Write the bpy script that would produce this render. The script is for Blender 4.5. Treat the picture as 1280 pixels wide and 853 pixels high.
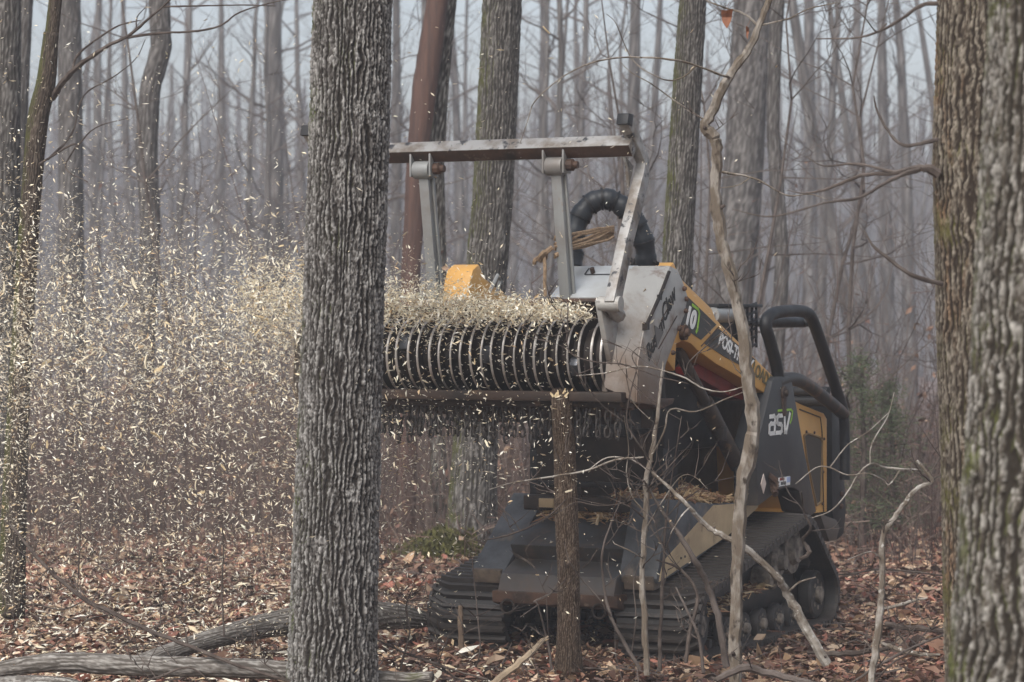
import bpy, bmesh, math, random
import numpy as np
from mathutils import Vector, Matrix
R = math.radians
scn = bpy.context.scene
for o in list(bpy.data.objects):
    bpy.data.objects.remove(o)
random.seed(7)
rng = np.random.default_rng(11)

# ------------------------------------------------------------------ camera
F, HC, HORIZ = 3344.0, 2.0, 400.0           # focal length in px of a 1280 wide frame, eye height, horizon row
cam_d = bpy.data.cameras.new("camera")
cam_d.sensor_width = 36.0
cam_d.lens = F / 1280 * 36.0
cam_d.clip_start = 0.5
cam_d.clip_end = 600.0
cam_d.dof.use_dof = True
cam_d.dof.focus_distance = 14.9
cam_d.dof.aperture_fstop = 4.0
cam = bpy.data.objects.new("camera", cam_d)
scn.collection.objects.link(cam)
cam.location = (0, 0, HC)
cam.rotation_euler = (math.pi / 2 - math.atan(26.5 / F), 0, 0)
scn.camera = cam

# ------------------------------------------------------------------ light
SUN_EL, SUN_AZ = R(46), R(205)
w = bpy.data.worlds.new("World")
scn.world = w
w.use_nodes = True
nt = w.node_tree
nt.nodes.clear()
out = nt.nodes.new("ShaderNodeOutputWorld")
bg = nt.nodes.new("ShaderNodeBackground")
sky = nt.nodes.new("ShaderNodeTexSky")
sky.sky_type = 'NISHITA'
sky.sun_disc = False
sky.sun_elevation = SUN_EL
sky.sun_rotation = SUN_AZ
sky.air_density = 1.0
sky.dust_density = 4.0
hs = nt.nodes.new("ShaderNodeHueSaturation")
hs.inputs["Saturation"].default_value = 0.58       # overcast: the blue is mostly gone
nt.links.new(sky.outputs[0], hs.inputs["Color"])
nt.links.new(hs.outputs[0], bg.inputs[0])
bg.inputs[1].default_value = 0.088
nt.links.new(bg.outputs[0], out.inputs[0])
sun_d = bpy.data.lights.new("sun", 'SUN')
sun_d.energy = 1.4
sun_d.angle = R(45)
sun_d.color = (1.0, 0.985, 0.96)
sun = bpy.data.objects.new("sun", sun_d)
scn.collection.objects.link(sun)
sd = Vector((math.sin(SUN_AZ) * math.cos(SUN_EL), math.cos(SUN_AZ) * math.cos(SUN_EL), math.sin(SUN_EL)))
sun.rotation_euler = sd.to_track_quat('Z', 'Y').to_euler()
scn.view_settings.view_transform = 'Standard'
scn.view_settings.look = 'None'
scn.view_settings.gamma = 1.0
scn.view_settings.use_curve_mapping = False
scn.view_settings.exposure = 1.08
scn.render.engine = 'CYCLES'
scn.cycles.use_denoising = True
scn.cycles.max_bounces = 6
scn.cycles.diffuse_bounces = 3
scn.cycles.glossy_bounces = 2
scn.cycles.volume_bounces = 2
HAZE_DENSITY = 0.0021


# ------------------------------------------------------------------ helpers
def P(px, py, D):
    """point that stands D metres away along the view"""
    return ((px - 640) / F * D, D, HC - (py - HORIZ) / F * D)


def sstep(a, b, x):
    t = np.clip((x - a) / (b - a), 0, 1)
    return t * t * (3 - 2 * t)


def hash2(i, j, s):
    i = np.asarray(i).astype(np.int64)
    j = np.asarray(j).astype(np.int64)
    n = (i * 374761393 + j * 668265263 + s * 1442695041) & 0xffffffff
    n = ((n ^ (n >> 13)) * 1274126177) & 0xffffffff
    n = ((n ^ (n >> 16)) * 2246822519) & 0xffffffff
    n = n ^ (n >> 15)
    return (n & 0xffffff) / float(0x1000000)


def vnoise(u, v, s, per=None):
    iu, iv = np.floor(u), np.floor(v)
    fu, fv = u - iu, v - iv
    fu = fu * fu * (3 - 2 * fu)
    fv = fv * fv * (3 - 2 * fv)
    w_ = (lambda k: np.mod(k, per)) if per else (lambda k: k)
    a = hash2(w_(iu), iv, s)
    b = hash2(w_(iu + 1), iv, s)
    c = hash2(w_(iu), iv + 1, s)
    d = hash2(w_(iu + 1), iv + 1, s)
    return (a * (1 - fu) + b * fu) * (1 - fv) + (c * (1 - fu) + d * fu) * fv


def worley(u, v, per, s):
    iu, iv = np.floor(u), np.floor(v)
    f1 = np.full(u.shape, 9.0)
    f2 = np.full(u.shape, 9.0)
    idv = np.zeros(u.shape)
    for di in (-1, 0, 1):
        for dj in (-1, 0, 1):
            cu, cv = iu + di, iv + dj
            h1 = hash2(np.mod(cu, per), cv, s)
            h2 = hash2(np.mod(cu, per), cv, s + 17)
            d = np.hypot(cu + h1 - u, cv + h2 - v)
            m = d < f1
            idv = np.where(m, hash2(np.mod(cu, per), cv, s + 31), idv)
            f2 = np.where(m, f1, np.minimum(f2, d))
            f1 = np.where(m, d, f1)
    return f1, f2, idv


def gz(x, y):
    x = np.asarray(x, float)
    y = np.asarray(y, float)
    z = 0.05 * (vnoise(x * .55 + 50, y * .55 + 50, 3) - .5) + 0.03 * (vnoise(x * 1.9 + 90, y * 1.9 + 90, 4) - .5)
    z = z - 1.7 * sstep(21.5, 50, y) + .25 * sstep(20, 60, y) * (vnoise(x * .08 + 9, y * .08 + 9, 8) - .5)
    return z


def finish(me, smooth=True):
    if smooth:
        me.polygons.foreach_set('use_smooth', [True] * len(me.polygons))
    me.update()
    return me


def link(name, me, parent=None, loc=None, rot=None):
    o = bpy.data.objects.new(name, me)
    scn.collection.objects.link(o)
    if parent is not None:
        o.parent = parent
    if loc is not None:
        o.location = loc
    if rot is not None:
        o.rotation_euler = rot
    return o


def tag(o, label=None, cat=None, group=None, kind=None):
    if label:
        o['label'] = label
    if cat:
        o['category'] = cat
    if group:
        o['group'] = group
    if kind:
        o['kind'] = kind
    return o


def empty(name, loc=(0, 0, 0), rot=(0, 0, 0)):
    o = bpy.data.objects.new(name, None)
    o.empty_display_size = .2
    scn.collection.objects.link(o)
    o.location = loc
    o.rotation_euler = rot
    return o


class G:
    """collects shapes for ONE mesh"""

    def __init__(s):
        s.v, s.f, s.m = [], [], []

    def add(s, vs, fs, mi=0):
        n = len(s.v)
        s.v += [tuple(p) for p in vs]
        s.f += [tuple(n + i for i in f) for f in fs]
        s.m += [mi] * len(fs)
        return s

    def box(s, c, d, rot=None, mi=0):
        M = rot if rot is not None else Matrix.Identity(3)
        vs = []
        for sx in (-.5, .5):
            for sy in (-.5, .5):
                for sz in (-.5, .5):
                    vs.append(Vector(c) + M @ Vector((sx * d[0], sy * d[1], sz * d[2])))
        return s.add(vs, [(0, 1, 3, 2), (4, 6, 7, 5), (0, 4, 5, 1), (2, 3, 7, 6), (0, 2, 6, 4), (1, 5, 7, 3)], mi)

    def prism(s, poly, x0, x1, mi=0):
        """poly in (y, z), pushed along x from x0 to x1"""
        n = len(poly)
        ar = sum(poly[i][0] * poly[(i + 1) % n][1] - poly[(i + 1) % n][0] * poly[i][1] for i in range(n))
        if ar < 0:
            poly = poly[::-1]
        vs = [(x0, y, z) for y, z in poly] + [(x1, y, z) for y, z in poly]
        fs = [tuple(range(n))[::-1], tuple(range(n, 2 * n))] + [(i, (i + 1) % n, n + (i + 1) % n, n + i) for i in range(n)]
        return s.add(vs, fs, mi)

    def tube(s, pts, rad, seg=8, mi=0, cap=True):
        pts = [Vector(p) for p in pts]
        n = len(pts)
        rad = [rad] * n if not hasattr(rad, '__len__') else rad
        ref = None
        vs, fs = [], []
        for i in range(n):
            t = (pts[min(i + 1, n - 1)] - pts[max(i - 1, 0)]).normalized()
            if ref is None:
                ref = t.orthogonal().normalized()
            else:
                ref = (ref - t * ref.dot(t))
                ref = ref.normalized() if ref.length > 1e-6 else t.orthogonal().normalized()
            bi = t.cross(ref)
            for k in range(seg):
                a = 2 * math.pi * k / seg
                vs.append(pts[i] + (ref * math.cos(a) + bi * math.sin(a)) * rad[i])
        for i in range(n - 1):
            for k in range(seg):
                k2 = (k + 1) % seg
                fs.append((i * seg + k, i * seg + k2, (i + 1) * seg + k2, (i + 1) * seg + k))
        if cap:
            fs.append(tuple(range(seg))[::-1])
            fs.append(tuple((n - 1) * seg + k for k in range(seg)))
        return s.add(vs, fs, mi)

    def lathe_x(s, prof, c, seg=28, mi=None):
        """prof: (x, r) list, spun about the x axis through c"""
        vs, fs, ms = [], [], []
        n = len(prof)
        for x, r_ in prof:
            for k in range(seg):
                a = 2 * math.pi * k / seg
                vs.append((c[0] + x, c[1] + r_ * math.cos(a), c[2] + r_ * math.sin(a)))
        for i in range(n - 1):
            for k in range(seg):
                k2 = (k + 1) % seg
                fs.append((i * seg + k, (i + 1) * seg + k, (i + 1) * seg + k2, i * seg + k2))
                ms.append(mi[i] if mi else 0)
        fs.append(tuple(range(seg)))
        ms.append(mi[0] if mi else 0)
        fs.append(tuple((n - 1) * seg + k for k in range(seg))[::-1])
        ms.append(mi[-1] if mi else 0)
        n0 = len(s.v)
        s.v += vs
        s.f += [tuple(n0 + i for i in f) for f in fs]
        s.m += ms
        return s

    def mesh(s, name, mats, bevel=0, smooth=None):
        me = bpy.data.meshes.new(name)
        me.from_pydata([tuple(p) for p in s.v], [], s.f)
        mats = mats if isinstance(mats, (list, tuple)) else [mats]
        for m in mats:
            me.materials.append(m)
        me.polygons.foreach_set('material_index', s.m)
        bm = bmesh.new()
        bm.from_mesh(me)
        bmesh.ops.recalc_face_normals(bm, faces=bm.faces)
        if bevel:
            es = [e for e in bm.edges if len(e.link_faces) == 2 and e.calc_face_angle(0) > R(28)]
            bmesh.ops.bevel(bm, geom=es, offset=bevel, segments=2, affect='EDGES', profile=.6, clamp_overlap=True)
        if smooth is None or smooth:
            for f in bm.faces:
                f.smooth = True
            for e in bm.edges:
                if len(e.link_faces) == 2 and e.calc_face_angle(0) > R(35):
                    e.smooth = False
        bm.to_mesh(me)
        bm.free()
        return me


def part(name, g, mats, parent, bevel=0, label=None):
    o = link(name, g.mesh(name, mats, bevel), parent)
    if label:
        o['label'] = label
    return o


def spline(pts, n=6):
    """Catmull-Rom through tuples of any length"""
    p = [np.array(q, float) for q in pts]
    p = [2 * p[0] - p[1]] + p + [2 * p[-1] - p[-2]]
    o_ = []
    for i in range(1, len(p) - 2):
        for k in range(n):
            t = k / n
            a, b, c, d = p[i - 1:i + 3]
            o_.append(.5 * ((2 * b) + (c - a) * t + (2 * a - 5 * b + 4 * c - d) * t * t + (3 * b - a - 3 * c + d) * t ** 3))
    o_.append(p[-2])
    return o_


# ------------------------------------------------------------------ materials
def nodes(name):
    m = bpy.data.materials.new(name)
    m.use_nodes = True
    t = m.node_tree
    return m, t, t.nodes["Principled BSDF"]


def ramp_noise(t, scale, lo, hi, detail=6, vec=None, rough=.6):
    n = t.nodes.new("ShaderNodeTexNoise")
    n.inputs["Scale"].default_value = scale
    n.inputs["Detail"].default_value = detail
    n.inputs["Roughness"].default_value = rough
    if vec is not None:
        t.links.new(vec, n.inputs["Vector"])
    mr = t.nodes.new("ShaderNodeMapRange")
    mr.inputs[1].default_value = lo
    mr.inputs[2].default_value = hi
    t.links.new(n.outputs[0], mr.inputs[0])
    return mr.outputs[0], n.outputs[0]


def mix(t, fac, a, b):
    n = t.nodes.new("ShaderNodeMix")
    n.data_type = 'RGBA'
    if hasattr(fac, 'links') or not isinstance(fac, (int, float)):
        t.links.new(fac, n.inputs[0])
    else:
        n.inputs[0].default_value = fac
    for k, c in ((6, a), (7, b)):
        if isinstance(c, tuple):
            n.inputs[k].default_value = (*c, 1)
        else:
            t.links.new(c, n.inputs[k])
    return n.outputs[2]


def M(name, c1, c2=None, scale=6, lo=.4, hi=.65, rough=.6, metal=0, bump=.0, bscale=60, c3=None, s3=20, lo3=.6, hi3=.68, stretch=None, rough2=None):
    m, t, b = nodes(name)
    tc = t.nodes.new("ShaderNodeTexCoord")
    vec = tc.outputs["Object"]
    if stretch:
        mp = t.nodes.new("ShaderNodeMapping")
        mp.inputs["Scale"].default_value = stretch
        t.links.new(vec, mp.inputs["Vector"])
        vec = mp.outputs[0]
    col = None
    if c2:
        f, _ = ramp_noise(t, scale, lo, hi, vec=vec)
        col = mix(t, f, c1, c2)
        if rough2 is not None:
            mr = t.nodes.new("ShaderNodeMapRange")
            mr.inputs[3].default_value = rough
            mr.inputs[4].default_value = rough2
            t.links.new(f, mr.inputs[0])
            t.links.new(mr.outputs[0], b.inputs["Roughness"])
    if c3:
        f3, _ = ramp_noise(t, s3, lo3, hi3, vec=vec)
        col = mix(t, f3, col if col is not None else c1, c3)
    if col is not None:
        t.links.new(col, b.inputs["Base Color"])
    else:
        b.inputs["Base Color"].default_value = (*c1, 1)
    if rough2 is None:
        b.inputs["Roughness"].default_value = rough
    b.inputs["Metallic"].default_value = metal
    b.inputs["Specular IOR Level"].default_value = .28 if rough > .35 and not metal and name != 'rubber' else .5
    if bump:
        n = t.nodes.new("ShaderNodeTexNoise")
        n.inputs["Scale"].default_value = bscale
        n.inputs["Detail"].default_value = 5
        t.links.new(vec, n.inputs["Vector"])
        bp = t.nodes.new("ShaderNodeBump")
        bp.inputs["Strength"].default_value = bump
        bp.inputs["Distance"].default_value = .01
        t.links.new(n.outputs[0], bp.inputs["Height"])
        t.links.new(bp.outputs[0], b.inputs["Normal"])
    return m


def bark_mat(name, deep, plate, pale, moss=None, moss_side=-1, moss_amt=.5, rust=None):
    """colour of bark by the 'bark' vertex value: fissure lining, plate surface, lichen"""
    m, t, b = nodes(name)
    at = t.nodes.new("ShaderNodeAttribute")
    at.attribute_name = 'bark'
    tc = t.nodes.new("ShaderNodeTexCoord")
    mp = t.nodes.new("ShaderNodeMapping")
    mp.inputs["Scale"].default_value = (1, 1, .35)
    t.links.new(tc.outputs["Object"], mp.inputs["Vector"])
    vec = mp.outputs[0]
    mr = t.nodes.new("ShaderNodeMapRange")
    mr.inputs[1].default_value = .22
    mr.inputs[2].default_value = .88
    t.links.new(at.outputs["Fac"], mr.inputs[0])
    _, f1 = ramp_noise(t, 55, .35, .7, vec=vec)
    a2 = t.nodes.new("ShaderNodeAttribute")
    a2.attribute_name = 'tone'
    ad = t.nodes.new("ShaderNodeMath")
    ad.operation = 'ADD'
    t.links.new(f1, ad.inputs[0])
    t.links.new(a2.outputs["Fac"], ad.inputs[1])
    m3 = t.nodes.new("ShaderNodeMapRange")
    m3.inputs[1].default_value = .70
    m3.inputs[2].default_value = 1.35
    t.links.new(ad.outputs[0], m3.inputs[0])
    pl = mix(t, m3.outputs[0], plate, pale)
    if rust:
        f3, _ = ramp_noise(t, 4, .56, .72, vec=vec)
        pl = mix(t, f3, pl, rust)
    col = mix(t, mr.outputs[0], deep, pl)
    if moss:
        ge = t.nodes.new("ShaderNodeNewGeometry")
        sx = t.nodes.new("ShaderNodeSeparateXYZ")
        t.links.new(ge.outputs["Normal"], sx.inputs[0])
        mm = t.nodes.new("ShaderNodeMath")
        mm.operation = 'MULTIPLY_ADD'
        mm.inputs[1].default_value = .55 * moss_side
        _, nz = ramp_noise(t, 5, 0, 1, vec=tc.outputs["Object"])
        t.links.new(sx.outputs[0], mm.inputs[0])
        t.links.new(nz, mm.inputs[2])
        m2 = t.nodes.new("ShaderNodeMapRange")
        m2.inputs[1].default_value = 1.05 - moss_amt
        m2.inputs[2].default_value = 1.3 - moss_amt
        t.links.new(mm.outputs[0], m2.inputs[0])
        f4, _ = ramp_noise(t, 60, .3, .7, vec=tc.outputs["Object"])
        col = mix(t, m2.outputs[0], col, mix(t, f4, moss, tuple(c * 1.9 for c in moss)))
    t.links.new(col, b.inputs["Base Color"])
    b.inputs["Roughness"].default_value = .92
    b.inputs["Specular IOR Level"].default_value = .2
    n = t.nodes.new("ShaderNodeTexNoise")
    n.inputs["Scale"].default_value = 110
    n.inputs["Detail"].default_value = 4
    t.links.new(vec, n.inputs["Vector"])
    bp = t.nodes.new("ShaderNodeBump")
    bp.inputs["Strength"].default_value = .5
    bp.inputs["Distance"].default_value = .006
    t.links.new(n.outputs[0], bp.inputs["Height"])
    t.links.new(bp.outputs[0], b.inputs["Normal"])
    return m


def attr_mat(name, rough=.8, spec=.3, var=.25):
    """one base colour for each small piece, kept in the 'col' attribute"""
    m, t, b = nodes(name)
    at = t.nodes.new("ShaderNodeAttribute")
    at.attribute_name = 'col'
    t.links.new(at.outputs["Color"], b.inputs["Base Color"])
    b.inputs["Roughness"].default_value = rough
    b.inputs["Specular IOR Level"].default_value = spec
    return m


def dirt_low(m, z0, z1, col):
    """caked dirt that sits on the lower part of a plate, ragged at its upper limit"""
    t = m.node_tree
    b = t.nodes["Principled BSDF"]
    src = b.inputs["Base Color"].links[0].from_socket
    tc = t.nodes.new("ShaderNodeTexCoord")
    sx = t.nodes.new("ShaderNodeSeparateXYZ")
    t.links.new(tc.outputs["Object"], sx.inputs[0])
    _, nz = ramp_noise(t, 7, 0, 1, vec=tc.outputs["Object"])
    ad = t.nodes.new("ShaderNodeMath")
    ad.operation = 'MULTIPLY_ADD'
    ad.inputs[1].default_value = .55
    t.links.new(nz, ad.inputs[0])
    t.links.new(sx.outputs[2], ad.inputs[2])
    mr = t.nodes.new("ShaderNodeMapRange")
    mr.inputs[1].default_value = z1 + .27
    mr.inputs[2].default_value = z0 + .27
    mr.inputs[4].default_value = .85
    t.links.new(ad.outputs[0], mr.inputs[0])
    t.links.new(mix(t, mr.outputs[0], src, col), b.inputs["Base Color"])
    return m


MAT = dict(
    bark_big=bark_mat("bark_big", (.022, .018, .015), (.085, .076, .069), (.29, .28, .265), moss=(.05, .06, .015), moss_amt=.10),
    bark_brown=bark_mat("bark_brown", (.03, .022, .016), (.095, .074, .054), (.25, .22, .175), rust=(.28, .15, .07), moss=(.07, .065, .02), moss_amt=.06),
    bark_lichen=bark_mat("bark_lichen", (.025, .02, .015), (.085, .070, .054), (.31, .295, .265), moss=(.06, .065, .02), moss_amt=.10),
    bark_mid=bark_mat("bark_mid", (.03, .026, .022), (.08, .072, .065), (.20, .188, .174), moss=(.048, .050, .014), moss_amt=.22),
    bark_moss=bark_mat("bark_moss", (.03, .022, .017), (.075, .055, .042), (.14, .115, .09), moss=(.042, .043, .014), moss_amt=.36),
    bark_bg_misted=bark_mat("bark_bg_misted", (.055, .049, .045), (.125, .114, .106), (.20, .188, .178)),  # bark colour lightened to imitate mist fading the trees behind
    bark_log=bark_mat("bark_log", (.08, .07, .06), (.19, .172, .155), (.31, .295, .27), moss=(.06, .065, .02), moss_amt=.3),
    red_wood=M("stripped_red_wood", (.10, .056, .043), (.06, .037, .031), scale=8, stretch=(3, 3, .25), rough=.8, bump=.4, bscale=14),
    sapling=M("sapling_bark", (.125, .10, .075), (.25, .225, .195), scale=16, stretch=(1, 1, .45), lo=.46, hi=.62, rough=.88, bump=.6, bscale=90, c3=(.045, .034, .025), s3=24, lo3=.57, hi3=.66),
    pale_stick=M("pale_stick", (.34, .315, .28), (.13, .105, .08), scale=9, lo=.40, hi=.56, rough=.8, bump=.3, bscale=70, c3=(.52, .50, .46), s3=23),
    twig=M("twig_bark", (.045, .033, .027), (.10, .08, .068), scale=12, rough=.85),
    grey_twig=M("grey_twig", (.12, .098, .086), (.06, .047, .04), scale=9, rough=.85),
    wood=M("fresh_wood", (.66, .54, .34), (.50, .37, .20), scale=16, rough=.8),
    chip=attr_mat("wood_chip"),
    leaf=attr_mat("dead_leaf", .62, .35),
    ground=M("leaf_ground", (.15, .085, .058), (.055, .038, .03), scale=9, lo=.38, hi=.6, rough=.95, bump=.8, bscale=24, c3=(.30, .22, .15), s3=26, lo3=.55, hi3=.66),
    steel_grey=M("worn_grey_steel", (.25, .255, .25), (.16, .135, .115), scale=3.2, lo=.48, hi=.74, rough=.5, metal=.12, bump=.12, bscale=50, c3=(.20, .11, .065), s3=8, lo3=.63, hi3=.74),
    steel_cover=M("cover_paint", (.42, .445, .46), (.33, .335, .33), scale=4, rough=.42, metal=.1, c3=(.22, .17, .13), s3=10, lo3=.67, hi3=.78),
    cheek=M("worn_cheek_steel", (.36, .355, .335), (.21, .17, .135), scale=2.6, lo=.46, hi=.62, rough=.5, metal=.15, bump=.25, bscale=40, c3=(.13, .075, .048), s3=5.5, lo3=.56, hi3=.70),
    rust=M("rust_brown_steel", (.085, .045, .028), (.035, .022, .016), scale=7, rough=.7, metal=.2, bump=.25, bscale=40, c3=(.20, .15, .11), s3=12, lo3=.62, hi3=.75),
    bar=M("push_bar_paint", (.30, .295, .285), (.15, .125, .10), scale=7, lo=.44, hi=.62, rough=.5, metal=.15, bump=.2, bscale=50, c3=(.035, .035, .038), s3=13, lo3=.56, hi3=.62),
    rim=M("polished_rim", (.74, .72, .69), (.32, .27, .23), scale=9, rough=.36, metal=.85),
    drum=M("drum_dark", (.010, .009, .008), (.035, .023, .017), scale=5, rough=.55, metal=.3),
    black=M("black_paint", (.010, .011, .013), (.022, .022, .023), scale=4, rough=.45, rough2=.65, bump=.06, bscale=80),
    tower=M("charcoal_paint", (.028, .030, .034), (.042, .043, .045), scale=3, rough=.5, bump=.1, bscale=160),
    blue_black=M("scuffed_blue_black", (.095, .10, .11), (.045, .046, .049), scale=3.4, lo=.4, hi=.6, rough=.5, c3=(.10, .082, .066), s3=8, lo3=.56, hi3=.72),
    fender=M("scuffed_fender", (.095, .10, .108), (.042, .043, .045), scale=3.4, lo=.4, hi=.62, rough=.5, bump=.15, bscale=50, c3=(.15, .12, .095), s3=7, lo3=.55, hi3=.7),
    nose=M("muddy_nose_plate", (.06, .062, .066), (.042, .034, .027), scale=3, rough=.55, c3=(.085, .06, .045), s3=9, lo3=.55, hi3=.7),
    rubber=M("rubber", (.011, .011, .012), (.024, .021, .018), scale=8, rough=.6, bump=.2, bscale=60, c3=(.085, .064, .05), s3=12, lo3=.60, hi3=.74),
    muddy=M("muddy_wheel", (.24, .205, .17), (.07, .06, .05), scale=17, rough=.85, bump=.3, bscale=50, c3=(.17, .145, .115), s3=16),
    yellow=M("machine_yellow", (.60, .33, .085), (.53, .29, .085), scale=5, rough=.42, c3=(.24, .15, .07), s3=9, lo3=.66, hi3=.8),
    tan=M("scuffed_tan_paint", (.50, .37, .22), (.38, .28, .17), scale=5, rough=.6, c3=(.16, .11, .075), s3=11, lo3=.60, hi3=.75),
    decal=M("decal_grey", (.045, .045, .043), (.056, .055, .052), scale=40, rough=.6),
    white=M("decal_white", (.76, .76, .74), rough=.5),
    green=M("decal_green", (.27, .50, .05), rough=.5),
    dgreen=M("decal_dark_green", (.055, .065, .03), (.20, .14, .06), scale=22, rough=.6),
    red=M("dark_red_paint", (.24, .022, .02), (.15, .02, .018), scale=5, rough=.45, c3=(.10, .04, .03), s3=12),
    mesh=M("screen_dark", (.075, .06, .045), (.05, .043, .036), scale=120, rough=.7),
    hose=M("hose_wrap", (.016, .019, .023), (.032, .036, .041), scale=7, rough=.42),
    rope=M("old_rope", (.30, .21, .13), (.19, .13, .085), scale=40, rough=.9, bump=.6, bscale=120),
    chain=M("chain_steel", (.035, .033, .033), (.075, .06, .05), scale=14, rough=.6, metal=.3),
    ink=M("black_lettering", (.02, .02, .02), rough=.6),
    needles=M("evergreen_needles", (.05, .065, .03), (.075, .085, .045), scale=6, rough=.8),
    brush=attr_mat("dry_brush", .9, .1),
    moss=M("moss", (.085, .080, .022), (.050, .050, .016), scale=20, rough=.95, bump=.8, bscale=60),
)


dirt_low(MAT['cheek'], 1.55, 2.02, (.15, .10, .07))
dirt_low(MAT['tower'], .70, 1.05, (.085, .07, .058))
dirt_low(MAT['nose'], .30, .60, (.085, .06, .045))
dirt_low(MAT['rubber'], -.2, .35, (.045, .036, .03))


# ------------------------------------------------------------------ ground
def ground():
    ys = np.concatenate([np.linspace(-3, 12, 16), np.linspace(12.4, 27, 74), np.linspace(28, 70, 40), np.linspace(75, 520, 30)])
    xs = np.concatenate([np.linspace(-205, -12, 22), np.linspace(-11, -5.2, 16), np.linspace(-5, 5, 66), np.linspace(5.2, 11, 16), np.linspace(12, 205, 22)])
    X, Y = np.meshgrid(xs, ys)
    Z = gz(X, Y)
    n, m_ = Y.shape
    v = np.stack([X, Y, Z], -1).reshape(-1, 3)
    idx = np.arange(n * m_).reshape(n, m_)
    fs = np.stack([idx[:-1, :-1], idx[:-1, 1:], idx[1:, 1:], idx[1:, :-1]], -1).reshape(-1, 4)
    me = bpy.data.meshes.new("ground")
    me.from_pydata(v.tolist(), [], fs.tolist())
    me.materials.append(MAT['ground'])
    finish(me)
    tag(link("ground", me), "brown leaf covered forest floor sloping away behind the machine", None, None, 'structure')


ground()


def pieces_mesh(name, V, Fc, C, mat):
    """V (n,k,3) corners of n alike pieces, Fc faces of one piece, C (n,3) base colours"""
    n, k, _ = V.shape
    base = (np.arange(n) * k)[:, None, None]
    me = bpy.data.meshes.new(name)
    f_ = np.array(Fc)
    me.from_pydata(V.reshape(-1, 3).tolist(), [], (f_[None] + base).reshape(-1, f_.shape[1]).tolist())
    at = me.attributes.new('col', 'FLOAT_COLOR', 'POINT')
    cc = np.ones((n, k, 4), np.float32)
    cc[:, :, :3] = C[:, None, :]
    at.data.foreach_set('color', cc.ravel())
    me.materials.append(mat)
    me.update()
    return me


def rand_rot(n, tilt=None):
    """n random frames; tilt limits how far their z leans from up"""
    q = rng.normal(size=(n, 4))
    q /= np.linalg.norm(q, axis=1)[:, None]
    if tilt is not None:
        yaw = rng.uniform(0, 2 * np.pi, n)
        ax = rng.uniform(0, 2 * np.pi, n)
        an = np.abs(rng.normal(0, tilt, n))
        qy = np.stack([np.cos(yaw / 2), 0 * yaw, 0 * yaw, np.sin(yaw / 2)], 1)
        qt = np.stack([np.cos(an / 2), np.sin(an / 2) * np.cos(ax), np.sin(an / 2) * np.sin(ax), 0 * an], 1)
        a, b = qt, qy
        q = np.stack([a[:, 0] * b[:, 0] - a[:, 1] * b[:, 1] - a[:, 2] * b[:, 2] - a[:, 3] * b[:, 3],
                      a[:, 0] * b[:, 1] + a[:, 1] * b[:, 0] + a[:, 2] * b[:, 3] - a[:, 3] * b[:, 2],
                      a[:, 0] * b[:, 2] - a[:, 1] * b[:, 3] + a[:, 2] * b[:, 0] + a[:, 3] * b[:, 1],
                      a[:, 0] * b[:, 3] + a[:, 1] * b[:, 2] - a[:, 2] * b[:, 1] + a[:, 3] * b[:, 0]], 1)
    w_, x, y, z = q.T
    return np.stack([np.stack([1 - 2 * (y * y + z * z), 2 * (x * y - z * w_), 2 * (x * z + y * w_)], -1),
                     np.stack([2 * (x * y + z * w_), 1 - 2 * (x * x + z * z), 2 * (y * z - x * w_)], -1),
                     np.stack([2 * (x * z - y * w_), 2 * (y * z + x * w_), 1 - 2 * (x * x + y * y)], -1)], 1)


# dead leaves: curled, lobed little sheets lying loose on the ground
def leaves():
    pal = np.array([[.17, .088, .060], [.27, .155, .105], [.125, .07, .053], [.36, .24, .15], [.46, .35, .25], [.09, .055, .042], [.24, .10, .07], [.40, .29, .20]])
    n = 110000
    D = 12.2 + (27.5 - 12.2) * rng.random(n) ** .85
    X = D * rng.uniform(-.30, .30, n)
    sz = rng.lognormal(math.log(.032), .36, n)
    #  outline: stem, two lobes each side, tip; midrib raised or sunk
    base = np.array([[-1, 0, 0], [-.45, .5, .18], [.25, .62, .25], [1, 0, .06], [.25, -.62, .25], [-.45, -.5, .18], [0, 0, -.06]])
    fc = [(0, 6, 1), (1, 6, 2), (2, 6, 3), (3, 6, 4), (4, 6, 5), (5, 6, 0)]
    V = np.repeat(base[None], n, 0)
    V[:, :, 2] *= rng.normal(0.4, 1.2, n)[:, None]
    V[:, 3, 2] += rng.normal(0, .35, n)
    V[:, :, 1] *= rng.uniform(.55, 1.0, n)[:, None]
    V *= sz[:, None, None]
    Rm = rand_rot(n, .42)
    V = np.einsum('nij,nkj->nki', Rm, V)
    z = gz(X, D) + .012 + np.abs(rng.normal(0, .018, n))
    V += np.stack([X, D, z], 1)[:, None, :]
    C = pal[rng.choice(len(pal), n, p=[.2, .17, .13, .13, .08, .1, .12, .07])] * rng.uniform(.5, 1.15, n)[:, None] * (.74 + .62 * sstep(.25, .7, vnoise(X * 1.3 + 40, D * 1.1 + 3, 91)))[:, None]
    tag(link("fallen_leaves", pieces_mesh("fallen_leaves", V, fc, C, MAT['leaf'])), "red brown fallen leaves carpeting the forest floor", "leaf litter", None, 'stuff')


leaves()

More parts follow.
